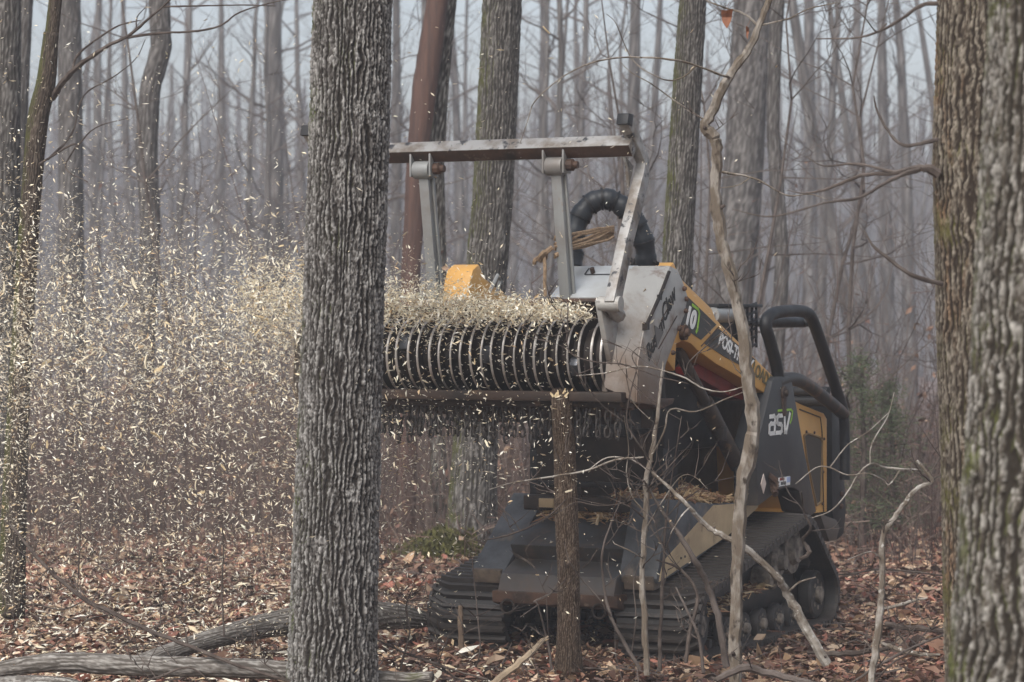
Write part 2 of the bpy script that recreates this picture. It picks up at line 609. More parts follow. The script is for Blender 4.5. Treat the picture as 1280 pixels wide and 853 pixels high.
# ------------------------------------------------------------------ trees
def trunk_mesh(name, path, seg, rows_z, mat, plate=(.034, .15), depth=.014, seed=1, lump=.03, flare=.0):
    """path: (x, y, z, radius) along the trunk; rows_z: where the rings go, 0..1 along the path"""
    pp = np.array(path, float)
    L = np.concatenate([[0], np.cumsum(np.linalg.norm(np.diff(pp[:, :3], axis=0), axis=1))])
    s = np.asarray(rows_z) * L[-1]
    C = np.stack([np.interp(s, L, pp[:, i]) for i in range(4)], 1)
    T = np.gradient(C[:, :3], axis=0)
    T /= np.linalg.norm(T, axis=1)[:, None]
    up = np.array([0, 1, 0]) if abs(T[0, 2]) > .6 else np.array([0, 0, 1])
    A = np.cross(up, T)
    A /= np.linalg.norm(A, axis=1)[:, None]
    B = np.cross(T, A)
    n = len(s)
    u = np.arange(seg) / seg
    U, S = np.meshgrid(u, s)
    circ = 2 * math.pi * C[:, 3].max()
    nu = max(5, int(round(circ / plate[0])))
    V = S / plate[1]
    Uc = U * nu
    per = nu
    wu = (vnoise(Uc * 1.0, V * 2.2, seed + 3, per) - .5) * 1.1 + (vnoise(Uc * 2, V * 5, seed + 5, per * 2) - .5) * .5
    kv = plate[1]
    # long interlacing ridges: wandering furrows that open, close and fork
    w1 = (vnoise(Uc * .5, S / kv * .8, seed + 2, max(2, per // 2)) - .5) * 1.1 + (vnoise(Uc, S / kv * 2.3, seed + 3, per) - .5) * .65 + (vnoise(Uc * 3, S / kv * 7, seed + 5, per * 3) - .5) * .28
    col = Uc + w1
    fur = 1 - np.abs(2 * (col - np.floor(col)) - 1)
    opn = .25 + .75 * sstep(.15, .45, vnoise(Uc, S / kv * 1.1, seed + 8, per))
    fur = 1 - opn * (1 - sstep(.06, .80, fur))
    col2 = Uc * 2 + w1 * 1.7 + .5
    fur2 = 1 - np.abs(2 * (col2 - np.floor(col2)) - 1)
    fur2 = 1 - sstep(.4, .6, vnoise(Uc * 2, S / kv * 2.2, seed + 9, per * 2)) * (1 - sstep(.03, .5, fur2))
    f1, f2, tone = worley(Uc * 2 + w1 * 1.6, S / kv * 4.2 + (vnoise(Uc * 2, V * 7, seed + 6, per * 2) - .5) * 1.2, per * 2, seed)
    crk = sstep(.0, .22, f2 - f1) * (.45 + .55 * tone)
    fine = vnoise(Uc * 6, S / kv * 18, seed + 12, per * 6)
    scal = vnoise(Uc * 3, S / kv * 9, seed + 13, per * 3)
    h = fur * (.34 + .18 * fur2 + .56 * crk)
    h = h * (.70 + .30 * vnoise(Uc, S / kv * 1.7, seed + 14, per)) + .34 * (fine - .5) + .42 * (scal - .5) * (.4 + .6 * fur)
    big = (vnoise(U * 5, S * 1.2, seed + 20, 5) - .5) * lump
    rad = C[:, 3][:, None] * (1 + big)
    if flare:
        k = np.exp(-np.clip(S, 0, 9) / .28)
        rad = rad * (1 + flare * k * (.6 + .6 * vnoise(U * 6, S * 0, seed + 30, 6)))
    rad = rad + (h - .6) * depth * np.clip(C[:, 3] / C[:, 3].max(), .3, 1)[:, None]
    ang = 2 * math.pi * U
    v = C[:, None, :3] + rad[..., None] * (np.cos(ang)[..., None] * A[:, None, :] + np.sin(ang)[..., None] * B[:, None, :])
    idx = np.arange(n * seg).reshape(n, seg)
    nx = np.roll(idx, -1, 1)
    fs = np.stack([idx[:-1], nx[:-1], nx[1:], idx[1:]], -1).reshape(-1, 4)
    me = bpy.data.meshes.new(name)
    me.from_pydata(v.reshape(-1, 3).tolist(), [], fs.tolist() + [list(range((n - 1) * seg, n * seg)), list(range(seg))[::-1]])
    at = me.attributes.new('bark', 'FLOAT', 'POINT')
    at.data.foreach_set('value', np.clip(h, 0, 1).ravel().astype(np.float32))
    at = me.attributes.new('tone', 'FLOAT', 'POINT')
    at.data.foreach_set('value', np.clip(.7 * tone + .6 * (fine - .2), 0, 1).ravel().astype(np.float32))
    me.materials.append(mat)
    return finish(me)


def rows(zs_dense, total, n_dense, n_rest):
    k = zs_dense / total
    return np.concatenate([np.linspace(0, k, n_dense), np.linspace(k, 1, n_rest + 1)[1:]])


def limb(g, p, d, L, r, rnd, depth=2, seg=5):
    """a bare limb that wanders, tapers and forks into twigs"""
    pts, rad = [Vector(p)], [r]
    n = 5 if depth else 3
    q, dv = Vector(p), Vector(d).normalized()
    for i in range(n):
        dv = (dv + Vector((rnd.uniform(-.28, .28), rnd.uniform(-.28, .28), rnd.uniform(-.14, .26)))).normalized()
        q = q + dv * L / n
        pts.append(q.copy())
        rad.append(r * (1 - .82 * (i + 1) / n))
    g.tube(pts, rad, seg, cap=False)
    if depth > 0:
        for _ in range(3 if depth > 1 else 4):
            i = rnd.randint(1, n)
            sd_ = Vector((rnd.uniform(-1, 1), rnd.uniform(-1, 1), rnd.uniform(-.3, .7)))
            limb(g, pts[i], dv * .7 + sd_, L * rnd.uniform(.35, .6), max(rad[i] * .6, .004), rnd, depth - 1, 4 if depth > 1 else 3)


def crown_mesh(name, path, z0, z1, n, mat, seed, ln=2.2, rr=.28):
    rnd = random.Random(seed)
    pp = np.array(path, float)
    g = G()
    for i in range(n):
        z = z0 + (z1 - z0) * (i + rnd.random()) / n
        x, y, r = (float(np.interp(z, pp[:, 2], pp[:, k])) for k in (0, 1, 3))
        a = rnd.uniform(0, 2 * math.pi)
        limb(g, (x, y, z), (math.cos(a), math.sin(a), rnd.uniform(.15, .9)), ln * rnd.uniform(.6, 1.15), r * rr * rnd.uniform(.7, 1.3), rnd)
    return g.mesh(name, mat)


def stick_part(name, pts, mat, parent, seg=7, n=5, wob=.0, seed=0, cat=None):
    """pts: (px, py, D, radius in photo px)"""
    w_ = [(*P(a, b, d), r_ * min(.9, .62 + .04 * r_) / F * d) for a, b, d, r_ in pts]
    sp = spline(w_, n) if len(w_) > 2 else [np.array(q) for q in w_]
    rnd = random.Random(seed + len(pts))
    pos = [Vector(q[:3]) + Vector((rnd.uniform(-1, 1), rnd.uniform(-1, 1), rnd.uniform(-1, 1))) * q[3] * wob for q in sp]
    rad = [max(q[3], .0012) * (1 + rnd.uniform(-.12, .12)) for q in sp]
    g = G().tube(pos, rad, seg)
    o = link(name, g.mesh(name, mat), parent)
    return o


def stick_thing(name, label, cat, pts, mat, branches=(), group=None, seg=7, wob=.25, seed=0, child='branch', n=5, twigs=2):
    o = stick_part(name, pts, mat, None, seg, n, wob, seed)
    tag(o, label, cat, group)
    for k, b in enumerate(branches):
        stick_part(child, b, mat, o, 5, 4, .25, seed + k + 1)
    if twigs:           # fine side shoots and bud knobs, too small to pick apart
        rnd = random.Random(seed + 500)
        sp = spline([(*P(a, b, d), r_ / F * d) for a, b, d, r_ in pts], 8)
        g = G()
        for _ in range(twigs):
            q = sp[rnd.randrange(int(len(sp) * .25), len(sp))]
            c, r_ = Vector(q[:3]), float(q[3])
            a = rnd.uniform(0, 6.28)
            d = Vector((math.cos(a), math.sin(a) * .7, rnd.uniform(.1, .9)))
            limb(g, c, d, rnd.uniform(.10, .42), min(r_ * .28, .0035) + .001, rnd, 1, 4)
        for _ in range(twigs):
            q = sp[rnd.randrange(len(sp))]
            c, r_ = Vector(q[:3]), float(q[3])
            a = rnd.uniform(0, 6.28)
            g.tube([c, c + Vector((math.cos(a), math.sin(a), .5)) * r_ * 1.35], [r_ * .45, r_ * .2], 6)
        tag(link("shoots", g.mesh("shoots", MAT['twig']), o), kind='stuff')
    return o


def big_tree(name, label, path, dense, nd, seg, mat, plate, depth, seed, flare=.0, crown=(6, 9), lump=.03, limbs=()):
    """path in world metres"""
    root = empty(name, path[0][:3])
    tag(root, label, "tree")
    off = np.array([*path[0][:3], 0])
    loc = [tuple(np.array(p) - off) for p in path]
    Ltot = sum(math.dist(path[i][:3], path[i + 1][:3]) for i in range(len(path) - 1))
    me = trunk_mesh("trunk", loc, seg, rows(dense, Ltot, nd, 24), mat, plate, depth, seed, lump, flare)
    link("trunk", me, root)
    z1 = loc[-1][2]
    cm = crown_mesh("crown", loc, z1 * .62, z1 * .98, crown[1], MAT['grey_twig'], seed)
    link("crown", cm, root)
    for k, b in enumerate(limbs):
        o = stick_part("branch", b, MAT['grey_twig'], root, 6, 5, .22, seed + k)
        o.matrix_parent_inverse = Matrix.Translation(-Vector(path[0][:3]))
    return root


def px_path(pts, D, ztop, taper=.5):
    """trunk axis from photo rows [(px, py, width)] at distance D, continued to ztop"""
    o_ = [(*P(a, b, D), w_ / 2 / F * D) for a, b, w_ in pts]
    a, b = o_[-2], o_[-1]
    k = (ztop - b[2]) / max(b[2] - a[2], .1) * .35
    o_.append((b[0] + (b[0] - a[0]) * k, b[1], ztop, b[3] * taper))
    return o_


# the big grey tree in focus, in front of the cutting head
p = px_path([(411, 915, 116), (414, 850, 108), (420, 640, 105), (428, 420, 100), (436, 200, 98), (441, 0, 96)], 13.6, 13)
big_tree("tree", "large grey tree with deeply furrowed bark standing before the cutting head", p, 4.3, 800, 340, MAT['bark_big'], (.030, .15), .024, 5, flare=.12)
p = px_path([(1262, 990, 150), (1256, 850, 142), (1247, 600, 138), (1240, 400, 138), (1234, 200, 136), (1238, 0, 132)], 11.2, 13)
big_tree("tree", "brown barked tree at the right edge with bare limbs reaching left", p, 4.2, 430, 280, MAT['bark_brown'], (.034, .10), .014, 23, flare=.1,
         limbs=[[(1172, 216, 11.1, 8), (1150, 210, 11.1, 5), (1120, 216, 11.3, 4), (1075, 220, 11.5, 3.2), (1035, 236, 11.6, 2.6), (1005, 242, 11.7, 1.6), (985, 238, 11.8, 1)],
                [(1150, 211, 11.1, 4.4), (1112, 226, 11.0, 3.4), (1075, 247, 10.9, 2.8), (1030, 254, 10.8, 2), (965, 271, 10.8, 1.5), (915, 262, 10.8, .9)],
                [(1120, 216, 11.3, 3), (1070, 205, 11.5, 2), (1030, 208, 11.6, 1.5), (1008, 196, 11.7, .9)],
                [(1178, 355, 11, 4), (1140, 344, 10.9, 3.4), (1112, 325, 10.9, 3), (1090, 306, 10.9, 2.4), (1080, 288, 10.9, 1.4)],
                [(1172, 175, 11.1, 4), (1150, 180, 11.2, 3), (1128, 182, 11.3, 3), (1110, 164, 11.4, 2.6), (1096, 138, 11.5, 2), (1092, 120, 11.5, 1)],
                [(1178, 5, 11.2, 4), (1150, 8, 11.2, 3.4), (1118, 30, 11.3, 2.6), (1075, 47, 11.4, 2), (1020, 49, 11.5, 1.2)],
                [(1108, 30, 11.3, 2), (1095, 40, 11.3, 1.6), (1080, 22, 11.2, 1.2), (1060, 5, 11.2, 1)]])
p = px_path([(1300, 1160, 236), (1300, 850, 222), (1316, 500, 206), (1328, 200, 200), (1336, 0, 196)], 8.6, 13)
big_tree("tree", "nearest tree cut off by the right edge with pale flaking lichen bark", p, 3.8, 430, 300, MAT['bark_lichen'], (.042, .15), .022, 41, flare=.08)
p = px_path([(588, 702, 62), (592, 600, 57), (603, 400, 53), (616, 250, 50), (628, 0, 49)], 22.3, 15)
big_tree("tree", "grey furrowed tree with mossy foot behind the hanging chains", p, 5.2, 300, 150, MAT['bark_mid'], (.036, .17), .02, 57, flare=.35)
p = px_path([(838, 720, 44), (842, 500, 40), (848, 300, 38), (858, 120, 36), (866, 0, 34)], 21.4, 15)
big_tree("tree", "slim grey tree with mossy left side rising behind the yellow arm", p, 5.0, 300, 120, MAT['bark_mid'], (.032, .14), .014, 71, flare=.2)
p = px_path([(505, 720, 26), (510, 500, 26), (514, 330, 24), (522, 200, 27), (531, 110, 31), (547, 0, 26)], 25.5, 14)
big_tree("tree", "reddish brown dead tree with its bark stripped, seen above the push bar", p, 6, 120, 30, MAT['red_wood'], (.09, .5), .012, 77, lump=.12)
p = px_path([(548, 720, 22), (549, 400, 20), (546, 200, 19), (553, 90, 19), (562, 0, 18)], 25.8, 14)
big_tree("tree", "thin pale barked tree close beside the stripped red trunk", p, 6, 140, 40, MAT['bark_lichen'], (.04, .1), .012, 78, lump=.1)
p = px_path([(2, 730, 44), (4, 400, 40), (8, 150, 36), (10, 0, 34)], 23, 14)
big_tree("tree", "grey tree trunk cut off by the left edge", p, 5.4, 160, 70, MAT['bark_mid'], (.04, .16), .014, 83)
p = px_path([(10, 720, 26), (18, 400, 24), (24, 150, 21), (32, 0, 20)], 27, 14)
big_tree("tree", "dim grey tree leaning slightly just right of the left edge trunk", p, 6, 120, 40, MAT['bark_bg_misted'], (.05, .2), .012, 85)
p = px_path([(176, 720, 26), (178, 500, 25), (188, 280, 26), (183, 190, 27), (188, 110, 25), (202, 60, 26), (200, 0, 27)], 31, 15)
big_tree("tree", "crooked grey tree bending behind the thickest of the flying chips", p, 7, 140, 40, MAT['bark_bg_misted'], (.05, .2), .014, 87, lump=.14)
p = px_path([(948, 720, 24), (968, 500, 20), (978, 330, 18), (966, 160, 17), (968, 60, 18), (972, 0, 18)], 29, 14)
big_tree("tree", "slender pale tree curving behind the crooked sapling", p, 7, 120, 30, MAT['bark_bg_misted'], (.04, .12), .01, 89, lump=.12)
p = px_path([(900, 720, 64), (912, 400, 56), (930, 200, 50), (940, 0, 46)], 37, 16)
big_tree("tree", "broad hazy tree trunk left of the slender pale curving one", p, 8, 140, 60, MAT['bark_bg_misted'], (.05, .24), .02, 91)
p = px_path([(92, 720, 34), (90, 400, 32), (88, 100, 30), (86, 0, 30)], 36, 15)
big_tree("tree", "straight hazy tree trunk right behind the mossy leaning tree", p, 8, 120, 44, MAT['bark_bg_misted'], (.05, .24), .016, 93)

# the dark mossy tree on the left with its long limb
root = empty("tree", P(12, 760, 17.5))
tag(root, "dark mossy leaning tree on the left with one long bare limb", "tree")
pm = [(*P(a, b, 17.5), w_ / 2 / F * 17.5) for a, b, w_ in
      [(14, 770, 34), (18, 640, 31), (24, 500, 28), (32, 360, 26), (40, 240, 25), (48, 150, 27), (58, 105, 25), (65, 40, 19), (70, 0, 17)]]
pm.append((pm[-1][0] + .5, 17.5, 9.0, .03))
pl = [tuple(np.array(q) - np.array([*P(12, 760, 17.5), 0])) for q in spline(pm, 5)]
Lm = sum(math.dist(pl[i][:3], pl[i + 1][:3]) for i in range(len(pl) - 1))
link("trunk", trunk_mesh("trunk", pl, 90, rows(4.4, Lm, 300, 14), MAT['bark_moss'], (.022, .07), .008, 33, .12), root)
link("crown", crown_mesh("crown", pl, 5.2, 8.8, 7, MAT['twig'], 5, 1.6, .4), root)
for k, b in enumerate([
    [(66, 122, 17.5, 5.5), (80, 102, 17.4, 4.6), (105, 78, 17.3, 4.2), (135, 58, 17.2, 3.6), (160, 46, 17.2, 3), (185, 25, 17.1, 2.6), (205, 8, 17.1, 2), (222, -8, 17, 1.6)],
    [(160, 47, 17.2, 2.6), (200, 42, 17.1, 2.2), (240, 40, 17, 2), (275, 33, 17, 1.8), (300, 16, 16.9, 1.4), (340, 4, 16.9, 1.1), (385, -4, 16.8, .8)],
    [(205, 9, 17.1, 1.8), (250, 8, 17, 1.5), (300, 7, 17, 1.3), (345, 8, 16.9, .9)],
    [(90, 95, 17.4, 2.6), (96, 72, 17.4, 2.2), (118, 52, 17.3, 1.8), (148, 33, 17.3, 1.6), (176, 26, 17.3, 1)],
    [(171, 38, 17.2, 1.6), (172, 22, 17.2, 1.2), (184, 8, 17.2, .8)],
    [(60, 200, 17.5, 2.4), (90, 168, 17.7, 2), (105, 120, 17.8, 1.6), (140, 98, 17.9, 1.4), (170, 74, 18, 1.1), (182, 50, 18, .8)],
    [(50, 205, 17.4, 2), (95, 180, 17.2, 1.8), (82, 210, 17.3, 1.5), (110, 228, 17.2, 1)],
    [(96, 184, 17.2, 1.6), (120, 160, 17.1, 1.2), (160, 148, 17, .8)]]):
    o = stick_part("branch", b, MAT['twig'], root, 6, 5, .2, k)
    o.matrix_parent_inverse = Matrix.Translation(-Vector(P(12, 760, 17.5)))


# the misty woods: eight kinds of bare tree, each repeat its own trunk and crown objects
def proto(seed, H, r0, bend, lean, mat):
    rnd = random.Random(seed)
    path = []
    a = rnd.uniform(0, 6.28)
    for i in range(12):
        t = i / 11
        path.append((lean * t * H + bend * math.sin(t * rnd.uniform(3.6, 4.4) + a) + rnd.uniform(-.03, .03), bend * math.cos(t * 3 + a), t * H - .4,
                     r0 * (1 - .72 * t ** 1.2) * (1.25 if i == 0 else 1)))
    tm = trunk_mesh("trunk", path, 18, np.linspace(0, 1, 56), mat, (.06, .3), .012, seed, .12)
    cm = crown_mesh("crown", path, H * .34, H * .99, 14, MAT['grey_twig'], seed + 1, H * .17, .20 if seed % 3 else .42)
    return tm, cm


protos = [proto(100, 15.5, .20, .20, .01, MAT['bark_bg_misted']), proto(101, 16, .26, .14, -.02, MAT['bark_bg_misted']), proto(102, 15, .15, .34, .03, MAT['bark_bg_misted']),
          proto(103, 14, .12, .16, .09, MAT['bark_bg_misted']), proto(104, 16, .22, .22, -.08, MAT['bark_bg_misted']), proto(105, 13, .10, .36, .02, MAT['bark_bg_misted']),
          proto(106, 15, .17, .14, .14, MAT['bark_bg_misted']), proto(107, 16, .30, .08, 0, MAT['bark_bg_misted'])]
taken = []
fixed = [(305, 40, 5), (362, 58, 2), (372, 58, 3), (716, 40, 5), (740, 52, 2), (790, 46, 1), (812, 60, 4), (1046, 44, 2), (1094, 40, 6), (1120, 48, 6), (1010, 62, 7),
         (1150, 52, 4), (480, 44, 1), (455, 60, 7), (130, 50, 5), (148, 60, 2), (240, 52, 2), (272, 66, 1), (225, 70, 5), (688, 58, 1), (668, 34, 5), (1075, 66, 7), (340, 44, 5)]
spots = [((px - 640) / F * D, D, k) for px, D, k in [(a, b * 1.35, c) for a, b, c in fixed]]
tries = 0
while len(spots) < 270 and tries < 20000:
    tries += 1
    D = 58 + 150 * random.random() ** .8
    x = random.uniform(-.26, .26) * D
    if all((x - a) ** 2 + (D - b) ** 2 > 2.2 ** 2 for a, b, _ in spots):
        spots.append((x, D, random.choice((0, 1, 1, 2, 3, 4, 5, 5, 6, 7, 0, 2))))
SPECIAL = {0: "slim hazy tree midway between the crooked grey tree and the big grey one",
           3: "slim hazy tree rising behind the right half of the push bar", 7: "hazy tree just right of the slender pale curving one",
           12: "hazy tree just right of the big grey tree, behind the left brace", 14: "slim hazy tree between the mossy leaning tree and the crooked grey one"}
for i, (x, y, k) in enumerate(spots):
    t = empty("tree", (x, y, float(gz(x, y)) - .1), (0, 0, random.uniform(0, 6.28) if k not in (3, 6) else random.choice((0, .3, 2.9, -.4))))
    s = random.uniform(.88, 1.12)
    t.scale = (s, s, random.uniform(.95, 1.08))
    tag(t, SPECIAL.get(i, "bare tree dimmed by mist deep in the woods"), "tree", "bare trees standing in the mist behind the machine")
    link("trunk", protos[k][0], t)
    link("crown", protos[k][1], t)


def far_woods():
    g = G()
    rnd = random.Random(77)
    for _ in range(2600):
        D = rnd.uniform(170, 420)
        x = D * rnd.uniform(-.31, .31)
        r_ = rnd.uniform(.12, .42)
        a, b = rnd.gauss(0, .5), rnd.gauss(0, .4)
        H = rnd.uniform(16, 19)
        g.tube([(x, D, -2), (x + a * .3 + b * .4, D, H * .3), (x + a * .7 - b * .3, D, H * .65), (x + a, D, H)], [r_, r_ * .85, r_ * .6, r_ * .2], 6, cap=False)
        for k in range(5):
            z = H * rnd.uniform(.3, .9)
            limb(g, (x + a * z / H, D, z), (rnd.choice((-1, 1)), rnd.uniform(-.5, .5), rnd.uniform(.4, 1.2)), rnd.uniform(1.2, 3), r_ * .2, rnd, 1, 3)
    tag(link("distant_woods", g.mesh("distant_woods", MAT['bark_bg_misted'])), "far off bare woods almost lost in the mist", "woods", None, 'stuff')


far_woods()


# thin understorey trees with many fine twigs
def thin_proto(seed, H, r0):
    rnd = random.Random(seed)
    g = G()
    pts, rad = [], []
    x = y = 0
    for i in range(9):
        pts.append((x, y, H * i / 8 - .15))
        rad.append(r0 * (1 - .85 * i / 8))
        x += rnd.uniform(-.12, .12)
        y += rnd.uniform(-.12, .12)
    st = G().tube(pts, rad, 6).mesh("stem", MAT['grey_twig'])
    for i in range(13):
        k = rnd.randint(2, 8)
        a = rnd.uniform(0, 6.28)
        limb(g, pts[k], (math.cos(a), math.sin(a), rnd.uniform(0, .7)), H * rnd.uniform(.14, .3), rad[k] * .5 + .003, rnd, 2, 4)
    return st, g.mesh("crown", MAT['grey_twig'])


thin = [thin_proto(200 + i, h, r_) for i, (h, r_) in enumerate(((5.2, .035), (4.2, .028), (6.2, .045), (3.2, .022), (5.6, .03)))]
for i in range(84):
    D = 23.5 + 34 * random.random()
    x = random.uniform(-.24, .24) * D
    t = empty("sapling", (x, D, float(gz(x, D))), (random.uniform(-.12, .12), random.uniform(-.12, .12), random.uniform(0, 6.28)))
    tag(t, "thin twiggy sapling among the misty trees", "sapling", "thin saplings growing between the misty trees")
    k = random.choice((0, 1, 2, 3, 4))
    link("stem", thin[k][0], t)
    link("crown", thin[k][1], t)


# dry brush behind the clearing: thousands of thin canes that read as one mass
def brush():
    n = 15000
    D = 21.4 + 32 * rng.random(n) ** 1.1
    X = D * rng.uniform(-.27, .27, n)
    dens = vnoise(X * .9 + 70, D * .5, 61)
    H = rng.lognormal(math.log(1.15), .45, n) * (.45 + 1.0 * dens) * (1 + .022 * (D - 24)) * (.35 + .65 * sstep(21.4, 25, D))
    z = gz(X, D)
    lean = rng.normal(0, .20, (n, 2)) * H[:, None]
    r_ = rng.uniform(.003, .008, n) * (1 + .03 * (D - 24))
    V = np.zeros((n, 9, 3))
    for lv, (t, rr) in enumerate(((0, 1), (.5, .75), (1, .12))):
        cx = X + lean[:, 0] * t * t + (rng.normal(0, .05, n) * H if lv == 1 else 0)
        cy = D + lean[:, 1] * t * t
        for k in range(3):
            a = 2.094 * k
            V[:, lv * 3 + k] = np.stack([cx + r_ * rr * math.cos(a), cy + r_ * rr * math.sin(a), z - .03 + H * t], 1)
    fc = []
    for lv in range(2):
        for k in range(3):
            k2 = (k + 1) % 3
            fc.append((lv * 3 + k, lv * 3 + k2, lv * 3 + 3 + k2, lv * 3 + 3 + k))
    pal = np.array([[.095, .064, .054], [.13, .096, .080], [.07, .052, .046], [.17, .13, .105], [.105, .066, .055]])
    C = pal[rng.integers(0, 5, n)] * rng.uniform(.75, 1.2, n)[:, None]
    tag(link("undergrowth", pieces_mesh("undergrowth", V, fc, C, MAT['brush'])), "tangled brown dry undergrowth behind the clearing", "undergrowth", None, 'stuff')
    # side twigs and withered leaves that still hang in the brush
    n2 = 15000
    i = rng.integers(0, n, n2)
    t = rng.uniform(.25, 1, n2)
    L = rng.uniform(.12, .5, n2)
    a = rng.uniform(0, 6.28, n2)
    q0 = np.stack([X[i] + lean[i, 0] * t * t, D[i] + lean[i, 1] * t * t, z[i] + H[i] * t], 1)
    dv = np.stack([np.cos(a), np.sin(a) * .6, rng.uniform(-.1, .9, n2)], 1) * L[:, None]
    rr = rng.uniform(.002, .0045, n2)[:, None]
    s = np.stack([-np.sin(a), np.cos(a), 0 * a], 1) * rr
    uz = np.array([0, 0, 1.0])[None] * rr
    V2 = np.stack([q0 - s - uz, q0 + s - uz, q0 + uz * 1.4, q0 + dv], 1)
    tag(link("undergrowth", pieces_mesh("undergrowth", V2, [(0, 1, 3), (1, 2, 3), (2, 0, 3)], pal[rng.integers(0, 5, n2)] * rng.uniform(.75, 1.25, n2)[:, None], MAT['brush'])),
        "fine side twigs of the brown undergrowth", "undergrowth", None, 'stuff')
    n3 = 7500
    i = rng.integers(0, n, n3)
    t = rng.uniform(.1, 1, n3)
    base = np.array([[-1, 0, 0], [0, .5, .15], [1, 0, 0], [0, -.5, .15]])
    V3 = np.einsum('nij,nkj->nki', rand_rot(n3), np.repeat(base[None], n3, 0)) * rng.uniform(.025, .06, n3)[:, None, None]
    V3 += np.stack([X[i] + lean[i, 0] * t * t + rng.normal(0, .12, n3), D[i], z[i] + H[i] * t], 1)[:, None]
    C3 = np.array([[.20, .115, .075], [.14, .075, .055], [.27, .18, .12]])[rng.integers(0, 3, n3)] * rng.uniform(.7, 1.2, n3)[:, None]
    tag(link("withered_leaves", pieces_mesh("withered_leaves", V3, [(0, 1, 2), (0, 2, 3)], C3, MAT['leaf'])), "withered brown leaves clinging to the undergrowth", "leaves", None, 'stuff')


brush()


# a small evergreen half lost in the brush right of the machine
def evergreen(px, D, H, label):
    rnd = random.Random(3)
    x = (px - 640) / F * D
    root = empty("evergreen_tree", (x, D, float(gz(x, D))))
    tag(root, label, "evergreen")
    link("trunk", G().tube([(0, 0, -.1), (.03, 0, H * .5), (0, 0, H)], [.035, .025, .006], 6).mesh("trunk", MAT['twig']), root)
    br, nd = G(), []
    for i in range(70):
        z = H * (.12 + .86 * i / 70)
        L = (H - z) * .36 * rnd.uniform(.5, 1.1) + .1
        a = rnd.uniform(0, 6.28)
        e = Vector((math.cos(a) * L, math.sin(a) * L, z + rnd.uniform(-.05, .25) * L))
        br.tube([(0, 0, z), e], [.006, .002], 3, cap=False)
        for _ in range(34):
            t = rnd.uniform(.2, 1)
            c = Vector((e.x * t, e.y * t, z + (e.z - z) * t)) + Vector((rnd.gauss(0, .05), rnd.gauss(0, .05), rnd.gauss(0, .04)))
            d = Vector((rnd.gauss(0, 1), rnd.gauss(0, 1), rnd.gauss(.2, .8))).normalized() * rnd.uniform(.03, .08)
            s = d.orthogonal().normalized() * .005
            nd.append((c - s, c + s, c + d))
    link("branches", br.mesh("branches", MAT['twig']), root)
    g = G()
    for q in nd:
        g.add(q, [(0, 1, 2)])
    tag(link("needles", g.mesh("needles", MAT['needles']), root), kind='stuff')


evergreen(1076, 22.4, 1.75, "small hazy green evergreen in the brush behind the machine")
evergreen(1112, 23.6, 1.5, "fainter small evergreen farther right toward the brown tree")

# mossy mound at the foot of the chained view tree
# ------------------------------------------------------------------ the mulching machine
# its own frame: x to its side that shows, y towards its rear, z up; 1.85 m wide, turned 26 degrees
YAW = R(26)
OM = Vector((.3276, 15.906, 0))
ca, sa = math.cos(YAW), math.sin(YAW)


def on_x(px, py, c):
    """(y, z) where the sight line to a photo point meets the machine plane x = c"""
    d = ((px - 640) / F, 1, -(py - HORIZ) / F)
    dr, db = d[0] * ca - d[1] * sa, d[0] * sa + d[1] * ca
    o_r, o_b = -(OM.x * ca - OM.y * sa), -(OM.x * sa + OM.y * ca)
    t = (c - o_r) / dr
    return (o_b + db * t, HC + d[2] * t)


def on_y(px, py, c):
    """(x, z) on the machine plane y = c"""
    d = ((px - 640) / F, 1, -(py - HORIZ) / F)
    dr, db = d[0] * ca - d[1] * sa, d[0] * sa + d[1] * ca
    o_r, o_b = -(OM.x * ca - OM.y * sa), -(OM.x * sa + OM.y * ca)
    t = (c - o_b) / db
    return (o_r + dr * t, HC + d[2] * t)


mach = empty("forestry_mulcher", OM, (0, 0, -YAW))
tag(mach, "yellow and black tracked forestry mulcher with its cutting head raised in flying chips", "forestry machine")


def circle_hull(circs, n=400):
    pts = []
    for cy, cz, r_ in circs:
        for k in range(120):
            a = 2 * math.pi * k / 120
            pts.append((cy + r_ * math.cos(a), cz + r_ * math.sin(a)))
    pts = sorted(set(pts))

    def half(ps):
        h = []
        for q in ps:
            while len(h) > 1 and (h[-1][0] - h[-2][0]) * (q[1] - h[-2][1]) - (h[-1][1] - h[-2][1]) * (q[0] - h[-2][0]) <= 0:
                h.pop()
            h.append(q)
        return h[:-1]
    hull = half(pts) + half(pts[::-1])
    hull = np.array(hull + hull[:1])
    L = np.concatenate([[0], np.cumsum(np.linalg.norm(np.diff(hull, axis=0), axis=1))])
    s = np.linspace(0, L[-1], n, endpoint=False)
    return np.stack([np.interp(s, L, hull[:, 0]), np.interp(s, L, hull[:, 1])], 1), L[-1]


CIRC = [(.0, .225, .20), (1.66, .535, .20), (2.06, .215, .19)]
belt_path, belt_len = circle_hull(CIRC, 240)
lug_n = 88
lug_pts, _ = circle_hull(CIRC, lug_n)


